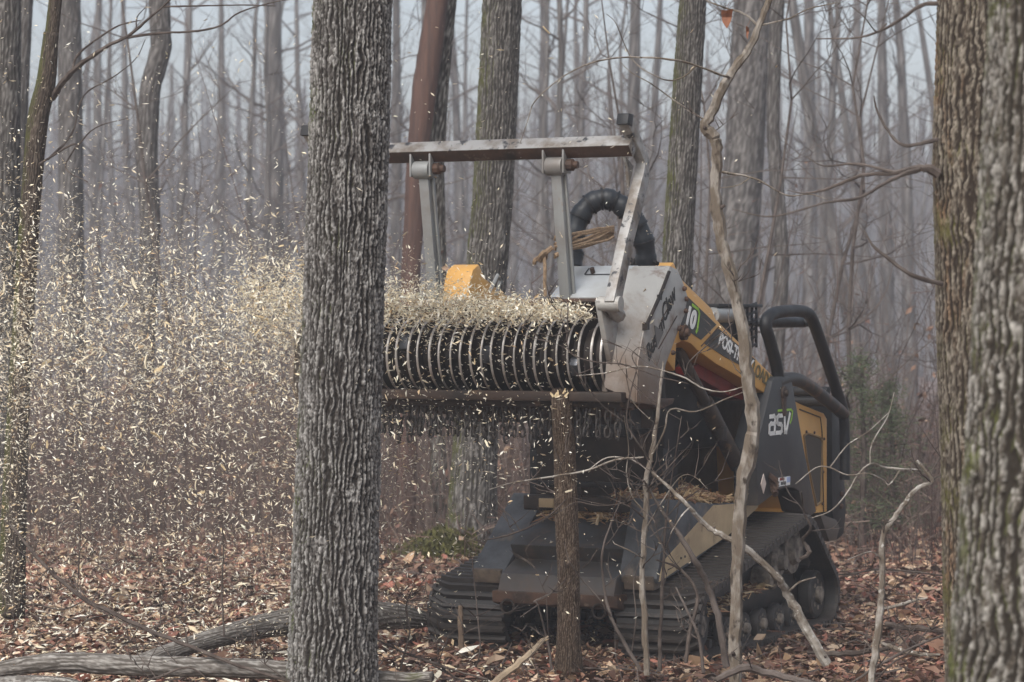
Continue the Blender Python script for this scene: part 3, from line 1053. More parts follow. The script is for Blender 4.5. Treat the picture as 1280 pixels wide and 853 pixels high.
def track(x0, x1, outer):
    """rubber track between x0 (inner) and x1 (outer edge)"""
    g = G()
    n = len(belt_path)
    tan = np.roll(belt_path, -1, 0) - np.roll(belt_path, 1, 0)
    tan /= np.linalg.norm(tan, axis=1)[:, None]
    nor = np.stack([tan[:, 1], -tan[:, 0]], 1)
    vs = []
    for x in (x0, x1):
        for off in (-.028, .0):
            q = belt_path + nor * off
            vs += [(x, a, b) for a, b in q]
    fs = []
    for i in range(n):
        j = (i + 1) % n
        a, b, c, d = 0, n, 2 * n, 3 * n
        fs += [(b + i, b + j, d + j, d + i), (a + j, a + i, c + i, c + j), (a + i, a + j, b + j, b + i), (c + j, c + i, d + i, d + j)]
    g.add(vs, fs)
    root = link("rubber_track", g.mesh("rubber_track", MAT['rubber']), mach)
    wdt = abs(x1 - x0)
    sg = 1 if x1 > x0 else -1
    # one tread bar: straight over most of the belt, swept back at the outer end
    lg = G()
    xs = [0, .12, wdt * .5, wdt - .11, wdt - .005]
    sw = [0, .0, .0, .0, .045]
    hgt = [.026, .034, .034, .034, .024]
    ring = []
    for x, s, h_ in zip(xs, sw, hgt):
        ring.append([(sg * x, -.019 + s, -.004), (sg * x, -.012 + s, h_), (sg * x, .008 + s, h_), (sg * x, .016 + s, -.004)])
    vs = [q for r_ in ring for q in r_]
    fs = [(4 * i + k, 4 * i + (k + 1) % 4, 4 * i + 4 + (k + 1) % 4, 4 * i + 4 + k) for i in range(4) for k in range(4)] + [(0, 1, 2, 3), (16, 19, 18, 17)]
    lm = lg.add(vs, fs).mesh("tread_bar", MAT['rubber'])
    dm = G().prism([(-.03, 0), (-.018, .055), (.018, .055), (.03, 0)], -.045, .045).mesh("drive_lug", MAT['rubber'], .006)
    tl = np.roll(lug_pts, -1, 0) - np.roll(lug_pts, 1, 0)
    for k in range(lug_n):
        q = lug_pts[k]
        a = math.atan2(tl[k][1], tl[k][0])
        link("tread_bar", lm, root, (x0, q[0], q[1]), (a + math.pi, 0, 0))
        if k % 2 == 0:
            nn = np.array([math.sin(a), -math.cos(a)])
            q2 = q - nn * .028
            for xx in (.36, .66):
                link("drive_lug", dm, root, (x0 + sg * wdt * xx, q2[0], q2[1]), (a, 0, 0))
    # edge notches seen from the side
    en = G().prism([(-.026, -.03), (-.02, .012), (.02, .012), (.026, -.03)], 0, .02).mesh("edge_lug", MAT['rubber'])
    for k in range(lug_n):
        q = lug_pts[k]
        a = math.atan2(tl[k][1], tl[k][0])
        link("edge_lug", en, root, (x1 - (.016 if sg > 0 else .004), q[0], q[1]), (a + math.pi, 0, 0))
    return root


def wheel(name, x, y, z, r_, wd, spokes=0):
    g = G().lathe_x([(-wd / 2, r_ * .9), (-wd / 2 + .012, r_), (wd / 2 - .012, r_), (wd / 2, r_ * .92), (wd / 2, r_ * .74)], (x, y, z), 26)
    o = link(name, g.mesh(name, MAT['rubber']), mach)
    h_ = G().lathe_x([(-wd / 2, r_ * .7), (wd / 2 - .02, r_ * .72), (wd / 2 - .03, r_ * .38), (wd / 2 + .02, r_ * .34), (wd / 2 + .028, r_ * .16), (wd / 2 + .028, .004)], (x + .004, y, z), 20)
    for k in range(8):
        a = k * math.pi / 4
        h_.box((x + wd / 2 - .012, y + r_ * .55 * math.cos(a), z + r_ * .55 * math.sin(a)), (.03, r_ * .16, r_ * .16))
    link("hub", h_.mesh("hub", MAT['muddy']), o)
    return o


for sg in (1, -1):
    track(*((.41, .925) if sg > 0 else (-.32, -.83)), sg)
    xo = .80 if sg > 0 else -.70
    for yy in (.50, .79, 1.08, 1.37, 1.64):
        wheel("road_wheel", xo, yy, .125, .098, .06)
        wheel("road_wheel", sg * .60, yy, .125, .098, .06)
    wheel("idler_wheel", xo, .0, .225, .165, .09)
    wheel("idler_wheel", xo, 2.06, .215, .155, .09)
    # sprocket of rollers high at the rear
    g = G().lathe_x([(-.12, .12), (-.12, .15), (-.10, .15), (-.10, .06), (.10, .06), (.10, .15), (.12, .15), (.12, .10), (.16, .08), (.16, .01)], (sg * .70, 1.66, .535), 24)
    for k in range(12):
        a = k * math.pi / 6
        g.tube([(sg * .70 - .11, 1.66 + .14 * math.cos(a), .535 + .14 * math.sin(a)), (sg * .70 + .11, 1.66 + .14 * math.cos(a), .535 + .14 * math.sin(a))], .018, 6)
    part("drive_sprocket", g, MAT['muddy'], mach)
    g = G().prism([(-.02, .16), (.0, .26), (.55, .40), (1.25, .47), (1.60, .60), (1.78, .54), (1.9, .32), (2.10, .27), (2.08, .16), (1.5, .19), (.4, .19)], sg * .50, sg * .74)
    part("track_frame", g, MAT['drum'], mach, .012)
    part("suspension_housing", G().lathe_x([(-.07, .07), (.06, .075), (.07, .06), (.07, .04), (.09, .036), (.09, .01)], (sg * .81, 1.18, .40), 16), MAT['muddy'], mach)
    part("suspension_axle", G().tube([(sg * .72, .62, .25), (sg * .84, .62, .25)], .04, 10), MAT['muddy'], mach)
    part("final_drive", G().lathe_x([(-.1, .10), (.05, .11), (.07, .09), (.07, .05), (.11, .045), (.11, .01)], (sg * .74, 1.45, .47), 16), MAT['muddy'], mach)

# chassis: side walls with the scuffed paint flash, sloping nose, fenders
side_poly = [(.37, .405), (.585, .911), (1.33, .84), (2.13, .80), (2.10, .74), (1.57, .61), (.47, .42)]
fen = [(.02, .95), (.73, .88), (1.46, .846), (1.49, .822), (.97, .672), (.30, .535), (-.15, .47), (-.17, .50)]
for sg in (1, -1):
    part("side_wall", G().prism(side_poly, sg * .30, sg * .38), MAT['blue_black'], mach, .006)
    x0, x1 = (.41, .65) if sg > 0 else (-.335, -.56)
    o = part("fender", G().prism(fen if sg > 0 else [(.42, .93)] + fen[2:], x0, x1), MAT['fender'], mach, .008)
    if sg > 0:
        fl = [on_x(a, b, .653) for a, b in ((892, 632), (946, 628), (948, 634), (911, 669), (865, 700), (824, 728), (829, 703))]
        link("paint_flash", G().prism(fl, .645, .6535).mesh("paint_flash", MAT['tan']), o)
        for a, b in ((840, 706), (851, 698), (856, 696)):
            link("bolt", G().lathe_x([(0, .009), (.006, .006)], (.653, *on_x(a, b, .653)), 8).mesh("bolt", MAT['drum']), o)
    x0, x1 = (.44, .63) if sg > 0 else (-.35, -.54)
    part("toe_block", G().prism([(-.16, .43), (-.19, .51), (-.05, .53), (-.03, .44)], x0, x1), M("dirty_block", (.15, .115, .085), (.08, .062, .05), scale=12, rough=.8, bump=.3), mach, .008)
g = G()
tri = [on_y(768, 684, .0), on_y(800, 662, .12), on_y(783, 708, -.10)]
vs = [(tri[0][0], .0, tri[0][1]), (tri[1][0], .12, tri[1][1]), (tri[2][0], -.10, tri[2][1])]
g.add(vs + [(a, b + .015, c) for a, b, c in vs], [(0, 1, 2), (5, 4, 3), (0, 3, 4, 1), (1, 4, 5, 2), (2, 5, 3, 0)])
part("corner_gusset", g, M("gusset_grey", (.16, .165, .17), (.09, .088, .085), scale=9, rough=.55), mach)

nose = part("nose_plate", G().prism([(.42, .80), (.36, .83), (-.10, .66), (-.06, .60), (-.03, .57), (-.22, .50), (-.27, .39), (-.24, .37), (.30, .40), (.42, .5)], -.33, .42), MAT['nose'], mach, .008)
part("belly_lip", G().prism([(-.285, .40), (-.275, .33), (-.20, .31), (.9, .28), (.9, .38), (-.2, .40)], -.36, .45), MAT['rust'], mach, .008)
for x in (-.25, .34):
    ring = [(x + .042 * math.cos(2 * math.pi * k / 12), -.295, .31 + .042 * math.sin(2 * math.pi * k / 12)) for k in range(13)]
    part("tow_ring", G().tube(ring, .008, 6, cap=False), MAT['drum'], mach)
part("belly_frame", G().box((0, 1.0, .36), (.72, 1.9, .16)), MAT['drum'], mach, .01)

# cab: dark guarded box with a lower door sill, narrow below so that the fender shelf holds debris
cab = part("cab", G().prism([(.40, 1.30), (.44, 2.02), (.55, 2.06), (1.72, 2.06), (1.80, 1.95), (1.78, 1.20), (.40, 1.20)], -.44, .46), MAT['black'], mach, .02)
part("cab_base", G().prism([(.40, .84), (.40, 1.21), (1.90, 1.21), (1.95, .84)], -.44, .20), MAT['black'], mach, .01)
g = G().prism([(.385, .86), (.385, 1.23), (.62, 1.23), (.62, .86)], .19, .46)
part("cab_corner", g, MAT['black'], mach, .01)
part("fender_shelf", G().box((.30, 1.15, .835), (.22, 1.5, .02)), MAT['black'], mach, .003)
door = part("cab_door", G().box((.01, .385, 1.34), (.78, .03, .92)), MAT['drum'], mach, .012)
link("door_glass", G().box((.01, .367, 1.52), (.62, .008, .46)).mesh("door_glass", M("door_glass", (.012, .014, .017), rough=.12)), door)
for z in (1.33, 1.0):
    link("door_rail", G().box((.01, .36, z), (.74, .03, .035)).mesh("door_rail", MAT['black'], .006), door)
for x in (-.2, .01, .22):
    link("guard_bar", G().box((x, .352, 1.53), (.022, .02, .46)).mesh("guard_bar", MAT['black'], .004), door)
sill = part("door_sill", G().box((.0, .34, .885), (.86, .10, .09)), MAT['drum'], mach, .01)
link("reflector", G().box((-.27, .285, .885), (.10, .012, .055)).mesh("reflector", MAT['tan'], .003), sill)
g = G().box((.202, 1.06, 1.12), (.003, .09, .13))
stk = part("warning_sticker", g, MAT['white'], cab)
link("frame", G().box((.2045, 1.06, 1.165), (.003, .08, .03)).mesh("frame", MAT['red']), cab)
for (yy, zz) in ((1.04, 1.105), (1.075, 1.125), (1.05, 1.08)):
    link("sticker_mark", G().box((.2045, yy, zz), (.002, .018, .02)).mesh("sticker_mark", MAT['ink']), cab)

# perforated light guard at the cab's rear top corner
g = G()
ya, yb, zt, zb = 1.28, 1.84, 2.085, 1.82
g.box((.50, (ya + yb) / 2 - .12, 2.09), (.10, yb - ya + .22, .02)).box((.45, 1.35, 1.95), (.05, .3, .26))
for y in np.linspace(1.52, 1.84, 5):
    g.box((.50, float(y), (zt + zb) / 2), (.012, .022, zt - zb))
for z in np.linspace(zb, zt, 6):
    g.box((.50, 1.68, float(z)), (.011, .33, .018), Matrix.Rotation(R(8), 3, 'X'))
part("light_guard", g, MAT['black'], mach, .003)
g = G().tube([(.52, 1.02, 2.03), (.52, 1.30, 2.03)], .048, 14).lathe_x([(-.01, .03), (.02, .02)], (.52, 1.02, 2.03), 8)
part("work_light", g, MAT['steel_grey'], mach)

# lift arms
top = [(-.225, 2.10), (-.205, 2.22), (-.16, 2.30), (-.08, 2.335), on_x(853, 346, .74), on_x(894, 386, .74), on_x(899, 399, .74), on_x(924, 424, .74), on_x(970, 470, .74), on_x(975, 480, .74)]
bot = [on_x(961, 493, .74), on_x(929, 472, .74), on_x(899, 455, .74), on_x(876, 438, .74), on_x(868, 430, .74), on_x(858, 426, .74), on_x(850, 430, .74), (-.06, 1.70), (-.17, 1.76), (-.22, 1.95)]
arm_poly = top + bot
for sg in (1, -1):
    arm = part("lift_arm", G().prism(arm_poly, sg * .545, sg * .72), MAT['yellow'], mach, .012)
    if sg < 0:
        link("pin_hook", G().tube([(-.50, -.03, 2.17), (-.49, .06, 2.27), (-.49, .12, 2.22)], .012, 6).tube([(-.50, .06, 2.15), (-.49, .10, 2.24)], .012, 6).mesh("pin_hook", MAT['steel_grey']), arm)
        continue
    d1 = [on_x(852, 364, .72), on_x(861, 373, .72), on_x(895, 406, .72), on_x(876, 425, .72), on_x(853, 409, .72), on_x(846, 400, .72)]
    link("model_decal", G().prism(d1, .716, .7235).mesh("model_decal", MAT['decal']), arm)
    d2 = [on_x(898, 411, .72), on_x(925, 434, .72), on_x(944, 450, .72), on_x(929, 459, .72), on_x(905, 446, .72), on_x(879, 429, .72)]
    link("name_decal", G().prism(d2, .716, .7235).mesh("name_decal", MAT['decal']), arm)
    ln = [on_x(876, 433, .72), on_x(898, 409, .72)]
    g = G().tube([(.722, *ln[0]), (.722, *ln[1])], .004, 4)
    link("panel_seam", g.mesh("panel_seam", MAT['rust']), arm)
    g = G().lathe_x([(0, .045), (.03, .045), (.03, .028), (.05, .02)], (.72, *on_x(852, 416, .72)), 14)
    link("pivot_pin", g.mesh("pivot_pin", MAT['rust']), arm)
part("cross_tube", G().prism([on_x(868, 460, .60), on_x(874, 452, .60), on_x(888, 452, .60), on_x(930, 480, .60), on_x(930, 501, .60), on_x(914, 496, .60), on_x(880, 476, .60), on_x(869, 470, .60)], .47, .60), MAT['red'], mach, .012)
part("cross_tube", G().tube([(-.55, .55, 1.82), (.55, .55, 1.82)], .06, 12), MAT['rust'], mach)
# lift cylinder
for sg in (1, -1):
    x = sg * .60
    a, b = on_x(846, 434, .60), on_x(922, 582, .60)
    mid = (a[0] + (b[0] - a[0]) * .45, a[1] + (b[1] - a[1]) * .45)
    cy = part("lift_cylinder", G().tube([(x, *mid), (x, *b)], .052, 14).tube([(x, *a), (x, *mid)], .036, 12), MAT['grey_twig'] if False else M("cylinder_grime", (.075, .06, .05), (.045, .04, .038), scale=9, rough=.5, c3=(.16, .11, .07), s3=12), mach)
    link("hose_clamp", G().box((x + .04, mid[0] + .18, mid[1] - .20), (.05, .06, .09)).mesh("hose_clamp", MAT['drum'], .01), cy)

# towers that carry the arms, lettered on the side that shows
tw = [on_x(966, 476, .76), on_x(970, 471, .76), on_x(986, 471, .76), on_x(990, 476, .76), on_x(1005, 560, .76), on_x(1021, 640, .76), on_x(1014, 645, .76), on_x(1006, 640, .76), on_x(999, 614, .76),
      on_x(992, 610, .76), on_x(985, 610, .76), on_x(976, 612, .76), on_x(948, 633, .76), on_x(946, 560, .76)]
for sg in (1, -1):
    t = part("arm_tower", G().prism(tw, sg * .60, sg * .76), MAT['tower'], mach, .008)
    c = on_x(979, 503, .76)
    g = G()
    g.tube([(sg * .755, c[0], c[1] + .06), (sg * .775, c[0], c[1] + .06)], .045, 14).tube([(sg * .755, c[0], c[1] - .06), (sg * .775, c[0], c[1] - .06)], .03, 12)
    g.box((sg * .765, c[0], c[1]), (.016, .06, .14)).tube([(sg * .765, c[0], c[1] + .06), (sg * .795, c[0], c[1] + .06)], .02, 8)
    link("pivot_cap", g.mesh("pivot_cap", MAT['rust'], .003), t)
    c = on_x(963, 602, .76)
    g = G()
    for k in range(5):
        g.tube([(sg * .76, c[0] - .03 + .015 * k, c[1] + .04 - .02 * k), (sg * .80, c[0] + .02 * math.sin(k), c[1] - .02 * k)], .022, 7)
    link("hose_fitting", g.mesh("hose_fitting", MAT['rust']), t)
    if sg > 0:
        s0, s1 = on_x(973, 597, .76), on_x(987, 607, .76)
        ym, zm = (s0[0] + s1[0]) / 2, (s0[1] + s1[1]) / 2
        link("label_plate", G().box((.7625, ym, zm), (.004, s1[0] - s0[0], .055)).mesh("label_plate", MAT['white']), t)
        link("label_stripe", G().box((.7655, ym - .05, zm + .018), (.003, .08, .016)).mesh("label_stripe", MAT['red']), t)
        link("label_stripe", G().box((.7655, ym + .07, zm + .008), (.003, .06, .034)).mesh("label_stripe", M("pale_blue", (.35, .42, .62), rough=.5)), t)
        for k in range(4):
            link("label_stripe", G().box((.7655, ym - .06 + .025 * k, zm - .01), (.002, .016, .02)).mesh("label_stripe", MAT['ink']), t)
        c = on_x(954, 605, .76)
        link("warning_diamond", G().prism([(c[0] - .045, c[1]), (c[0], c[1] + .062), (c[0] + .045, c[1]), (c[0], c[1] - .062)], .758, .7645).mesh("warning_diamond", M("diamond_label", (.62, .52, .46), rough=.5)), t)

# engine hood with its side screen, rear guard and cage tubes
hood = part("engine_hood", G().prism([(2.02, 1.50), on_x(1000, 505, .64), on_x(1030, 517, .64), on_x(1034, 524, .64), on_x(1034, 640, .64), on_x(1018, 642, .64), (2.62, .72)], -.64, .64), MAT['yellow'], mach, .012)
sp = [on_x(1005, 545, .645), on_x(1010, 542, .645), on_x(1025, 547, .645), on_x(1028, 552, .645), on_x(1026, 628, .645), on_x(1021, 632, .645), on_x(1009, 575, .645)]
link("side_screen", G().prism(sp, .635, .6425).mesh("side_screen", MAT['mesh']), hood)
g = G()
for i in range(len(sp)):
    a, b = sp[i], sp[(i + 1) % len(sp)]
    g.tube([(.644, *a), (.644, *b)], .008, 5)
link("screen_trim", g.mesh("screen_trim", M("trim_brown", (.20, .13, .06), rough=.6)), hood)
for q in (on_x(1008, 540, .645), on_x(1018, 541, .645), on_x(1030, 549, .645), on_x(1029, 590, .645), on_x(1028, 630, .645)):
    link("bolt", G().lathe_x([(0, .011), (.008, .008)], (.644, *q), 8).mesh("bolt", MAT['rust']), hood)
sm = [on_x(1000, 512, .645), on_x(1026, 522, .645), on_x(1028, 540, .645), on_x(1030, 640, .645)]
link("hood_seam", G().tube([(.642, *q) for q in sm], .005, 4).mesh("hood_seam", MAT['drum']), hood)
# rear screen of small bars just behind the hood
g = G()
y0 = on_x(1034, 520, .60)[0]
for z in np.linspace(.75, 1.36, 18):
    g.box((.55, y0 + .06, float(z)), (.012, .12, .008))
for k in range(3):
    g.box((.55, y0 + .01 + .05 * k, 1.06), (.01, .008, .62))
part("rear_screen", g, MAT['black'], mach)
rg = part("rear_guard", G().prism([on_x(1040, 505, .62), on_x(1052, 505, .62), on_x(1058, 640, .62), on_x(1055, 668, .62), on_x(1046, 676, .62), on_x(1041, 640, .62)], -.62, .62), MAT['black'], mach, .012)
for py in (541, 551, 618, 633):
    link("bolt", G().lathe_x([(0, .02), (.012, .02), (.018, .012)], (.622, *on_x(1051, py, .62)), 8).mesh("bolt", MAT['rust']), rg)
part("rear_bracket", G().prism([on_x(1025, 642, .66), on_x(1046, 650, .66), on_x(1050, 660, .66), on_x(1046, 676, .66), on_x(1037, 677, .66)], .50, .66), MAT['tower'], mach, .008)


def bent(name, pts, r_, mat=None, x=.72):
    g = G().tube(spline([(q[2] if len(q) > 2 else x, *on_x(q[0], q[1], q[2] if len(q) > 2 else x)) for q in pts], 6), r_, 12)
    return part(name, g, mat or MAT['black'], mach)


bent("cage_tube", [(973, 474), (970, 455), (962, 425), (957, 408), (960, 397), (970, 391), (985, 389), (1000, 389), (1011, 393), (1018, 406), (1035, 455), (1052, 508), (1055, 520)], .040)
bent("cage_tube", [(970, 479), (985, 474), (1000, 476), (1016, 486), (1036, 502), (1054, 517)], .044, M("worn_black_tube", (.03, .028, .027), (.12, .07, .045), scale=4, lo=.5, hi=.66, rough=.5))
bent("cage_tube", [(1054, 514), (1056, 540), (1056, 600)], .036)
for py, x0 in ((403, 935), (490, 990), (502, 990)):
    y, z = on_x(1012 if py < 450 else 1036, py, .66)
    part("cross_bar", G().tube([(-.66, y, z), (.66, y, z)], .036 if py > 450 else .030, 12), MAT['black'], mach)
y, z = on_x(1016, 403, .66)
part("cross_bar", G().tube([(.60, 1.75, z), (.60, y, z)], .036, 12), MAT['black'], mach)

# ------------------------------------------------------------------ cutting head
AX_Y, AX_Z, RR = -1.08, 1.80, .215
HX0, HX1 = -1.06, .80
rotor = part("rotor", G().lathe_x([(HX0, .155), (HX1, .155)], (0, AX_Y, AX_Z), 32), MAT['drum'], mach)
ring_me = G().lathe_x([(-.008, .14), (-.008, RR - .004), (-.005, RR), (.005, RR), (.008, RR - .004), (.008, .14)], (0, 0, 0), 48, [0, 1, 1, 1, 0, 0]).mesh("cutter_ring", [MAT['drum'], MAT['rim']])
tooth_me = G().prism([(-.05, -.02), (-.045, .03), (.02, .04), (.05, .015), (.05, -.02)], -.026, .026).mesh("cutter_tooth", M("tooth_steel", (.07, .075, .085), (.03, .03, .03), rough=.35, metal=.6), .008)
rr0 = random.Random(15)
k = 0
x = HX0 + .02
while x < HX1:
    o = link("cutter_ring", ring_me, rotor, (x + rr0.uniform(-.004, .004), AX_Y, AX_Z), (0, rr0.uniform(-.02, .02), rr0.uniform(-.025, .025)))
    sc = rr0.uniform(.955, 1.01)
    o.scale = (rr0.uniform(.75, 1.05), sc, sc)
    a = k * 2.4
    for j in ((0,) if k % 4 == 1 else ()):
        aa = a + j * math.pi
        link("cutter_tooth", tooth_me, rotor, (x + .033, AX_Y + .175 * math.cos(aa), AX_Z + .175 * math.sin(aa)), (aa - math.pi / 2, 0, 0))
    x += .0655
    k += 1

# shell behind the rotor
arc_o = [(AX_Y + .36 * math.cos(a) + .02, AX_Z + .33 * math.sin(a)) for a in np.linspace(R(72), R(-92), 16)]
arc_i = [(AX_Y + .32 * math.cos(a) + .02, AX_Z + .29 * math.sin(a)) for a in np.linspace(R(-92), R(72), 16)]
shell = part("head_shell", G().prism(arc_o + arc_i, HX0 - .02, .78), MAT['rust'], mach)
part("head_end_plate", G().prism(arc_o + [(-1.26, 1.50), (-1.36, 1.66), (-1.34, 1.90), (-1.14, 2.10)], HX0 - .05, HX0 - .02), MAT['cheek'], mach, .006)
part("lower_beam", G().box((-.10, -1.20, 1.583), (2.0, .10, .055)).box((-.10, -1.14, 1.545), (2.02, .06, .05)), M("beam_brown", (.045, .028, .02), (.02, .015, .012), scale=5, rough=.6, c3=(.12, .075, .045), s3=9), mach, .012)

# top cover and drive-side housing with lettering
cov = part("top_cover", G().prism([(-.66, 2.305), (-.98, 2.125), (-.965, 2.095), (-.60, 2.25)], .345, .745), MAT['steel_cover'], mach, .005)
pa = [(-.70, 2.29), (-.76, 2.256)]
g = G()
for (y0, z0), (y1, z1) in ((pa[0], pa[1]),):
    g.tube([(.46, y1, z1 - .001), (.74, y1, z1 - .001)], .0035, 4).tube([(.46, y0, z0), (.46, y1, z1)], .0035, 4)
link("lid_seam", g.mesh("lid_seam", MAT['ink']), cov)
link("bolt", G().tube([(.50, -.735, 2.265), (.50, -.75, 2.29)], .014, 8).mesh("bolt", MAT['rust']), cov)
part("cover_lip", G().prism([(-.985, 2.12), (-.99, 2.10), (-.80, 1.99), (-.78, 2.02)], .33, .80), MAT['rust'], mach, .004)
sidep = [on_x(838, 332, .95), on_x(847, 337, .95), on_x(854, 352, .95), on_x(860, 370, .95), on_x(857, 392, .95), on_x(845, 423, .95), on_x(833, 456, .95), on_x(824, 507, .95), on_x(796, 504, .95), on_x(798, 451, .95), on_x(806, 408, .95)]
hou = part("drive_housing", G().prism(sidep, .72, .95), MAT['cheek'], mach, .012)
# front cheek: from the crease to the inner edge that guards the rotor end
fr = [on_x(838, 333, .95), on_x(806, 408, .95), on_x(798, 451, .95), on_x(796, 503, .95)]
cre = [(.944, a - .004, b) for a, b in fr]
inn = [(.74, -.78, 2.285), (.775, -1.14, 2.06), (.785, -1.235, 1.79), (.80, -1.25, 1.635)]
bk = [(.76, a + .10, b - .01) for a, b in [(-.76, 2.27), (-1.02, 2.0), (-1.08, 1.79), (-1.10, 1.58)]]
g = G()
vs = cre + inn + bk
fs = [(i, i + 1, 4 + i + 1, 4 + i) for i in range(3)] + [(4 + i, 4 + i + 1, 8 + i + 1, 8 + i) for i in range(3)] + [(i, 8 + i, 8 + i + 1, i + 1) for i in range(3)] + [(0, 4, 8), (3, 11, 7)]
ck = part("front_cheek", g.add(vs, fs), MAT['cheek'], mach, .006)
hinge = [(.957, a - .012, b) for a, b in (on_x(836, 340, .95), on_x(824, 372, .95), on_x(807, 408, .95))]
link("hinge_strip", G().tube(hinge, .011, 6).box(hinge[-1], (.03, .03, .04)).box(hinge[1], (.02, .025, .03)).mesh("hinge_strip", MAT['drum']), hou)
for px, py in ((856, 361), (859, 374), (858, 389), (850, 411), (842, 441)):
    y, z = on_x(px - 1, py, .95)
    link("bolt", G().lathe_x([(0, .014), (.012, .014), (.02, .008)], (.95, y - .012, z), 8).mesh("bolt", MAT['rust']), hou)
lb = [on_x(829, 402, .95), on_x(843, 374, .95)], [on_x(806, 450, .95), on_x(826, 403, .95)]
g = G()
for (px0, py0, px1, py1) in ((826, 401, 840, 376), (811, 447, 826, 405), (823, 436, 846, 395)):
    a, b = on_x(px0, py0, .95), on_x(px1, py1, .95)
    g.tube([(.951, *a), (.951, *b)], .0035, 4)
link("plate_seam", g.mesh("plate_seam", MAT['rust']), hou)
jaw = part("lower_jaw", G().prism([on_x(796, 470, .90), on_x(812, 500, .90), on_x(836, 498, .90), on_x(833, 505, .90), on_x(818, 512, .90), on_x(797, 505, .90), on_x(789, 485, .90)], .78, .94), MAT['rust'], mach, .008)

# push bar with side arms and braces
BY, BZ = -1.09, 2.945
g = G().box((-.10, BY, BZ), (2.0, .085, .085), Matrix.Rotation(R(44), 3, 'X'))
g.m = [0, 0, 1, 0, 1, 0]
for fi, f in enumerate(g.f):        # the two lower faces take the darker brown material
    g.m[fi] = 1 if sum(g.v[i][2] for i in f) / 4 < BZ - .01 else 0
bar = part("push_bar", g, [MAT['bar'], MAT['rust']], mach, .004)
for sx in (.885, -1.09):
    ap = [(-1.335, 2.06), (-1.385, 2.10), (-1.20, 2.45), (-.98, 2.80), (-.955, 2.86), (-1.20, 3.06), (-1.185, 3.11), (-1.13, 3.105), (-.90, 2.89), (-.895, 2.80), (-.91, 2.74), (-1.10, 2.44), (-1.28, 2.09)]
    ga = G().prism(ap, sx - .029, sx + .029)
    if sx < 0:
        ga.v = [(x + .14 * max(0, 2.95 - z) / .85, y, z) for x, y, z in ga.v]
    am = part("side_arm", ga, MAT['bar'], mach, .006)
    fx = sx + (.13 if sx < 0 else 0)
    link("end_cap", G().prism([(-1.215, 3.055), (-1.195, 3.115), (-1.125, 3.112), (-1.145, 3.045)], sx - .034, sx + .034).mesh("end_cap", MAT['black'], .006), am)
    link("arm_gusset", G().prism([(-1.10, 2.90), (-.97, 2.84), (-1.03, 2.72), (-1.05, 2.83)], sx - .05, sx - .035).mesh("arm_gusset", MAT['bar']), am)
    link("pivot_boss", G().tube([(fx - .075, -1.335, 2.085), (fx + .05, -1.335, 2.085)], .042, 14).tube([(fx - .02, -1.335, 2.085), (fx - .02, -1.20, 2.02)], .04, 8).mesh("pivot_boss", MAT['cheek']), am)
    link("pivot_ear", G().prism([(-1.38, 2.10), (-1.33, 2.12), (-1.12, 2.02), (-1.13, 1.80), (-1.22, 1.76), (-1.29, 1.9)], fx - .085, fx - .055).mesh("pivot_ear", MAT['cheek'], .004), am)
for bx in (.44, -.385):
    br = part("brace", G().prism([(-1.11, 2.86), (-1.06, 2.86), (-.93, 2.10), (-.98, 2.08)], bx - .030, bx + .030).prism([(-1.07, 2.82), (-1.05, 2.82), (-.92, 2.10), (-.94, 2.10)], bx + .030, bx + .046), MAT['steel_grey'], mach, .005)
    link("brace_knuckle", G().tube([(bx - .055, -1.09, 2.845), (bx + .045, -1.09, 2.845)], .052, 14).box((bx - .062, -1.09, 2.87), (.012, .10, .13)).box((bx + .06, -1.09, 2.87), (.012, .10, .13)).mesh("brace_knuckle", MAT['steel_grey'], .004), br)
    link("pivot_bolt", G().lathe_x([(-.02, .034), (.02, .034), (.03, .022), (.05, .02)], (bx + .08, -1.09, 2.85), 10).mesh("pivot_bolt", MAT['rust']), br)

# chain curtain under the head
rail = part("chain_curtain", G().box((-.10, -1.11, 1.525), (2.02, .03, .03)), MAT['rust'], mach)


def chain_mesh(n, flip):
    g = G()
    for i in range(n):
        L_, W_, w_ = .029, .0155, .0062
        zc = -i * .044
        ring = []
        for k in range(10):
            a = 2 * math.pi * k / 10
            e = W_ * math.cos(a)
            zz = L_ * (abs(math.sin(a)) ** .6) * (1 if math.sin(a) >= 0 else -1)
            ring.append((e, 0, zc + zz) if (i + flip) % 2 == 0 else (0, e, zc + zz))
        g.tube(ring + ring[:1], w_, 4, cap=False)
    return g.mesh("chain", MAT['chain'])


chains = [chain_mesh(4, 0), chain_mesh(4, 1), chain_mesh(4, 0), chain_mesh(5, 1)]
rr_ = random.Random(4)
for row, yy in ((0, -1.15), (1, -1.07)):
    x = -1.08 + row * .02
    while x < .88:
        link("chain", chains[rr_.choice((0, 0, 1, 1, 2, 3))], rail, (x, yy, 1.515 + rr_.uniform(-.012, .008)), (rr_.uniform(-.12, .12), rr_.uniform(-.06, .06), rr_.uniform(-.5, .5)))
        x += rr_.uniform(.052, .062)

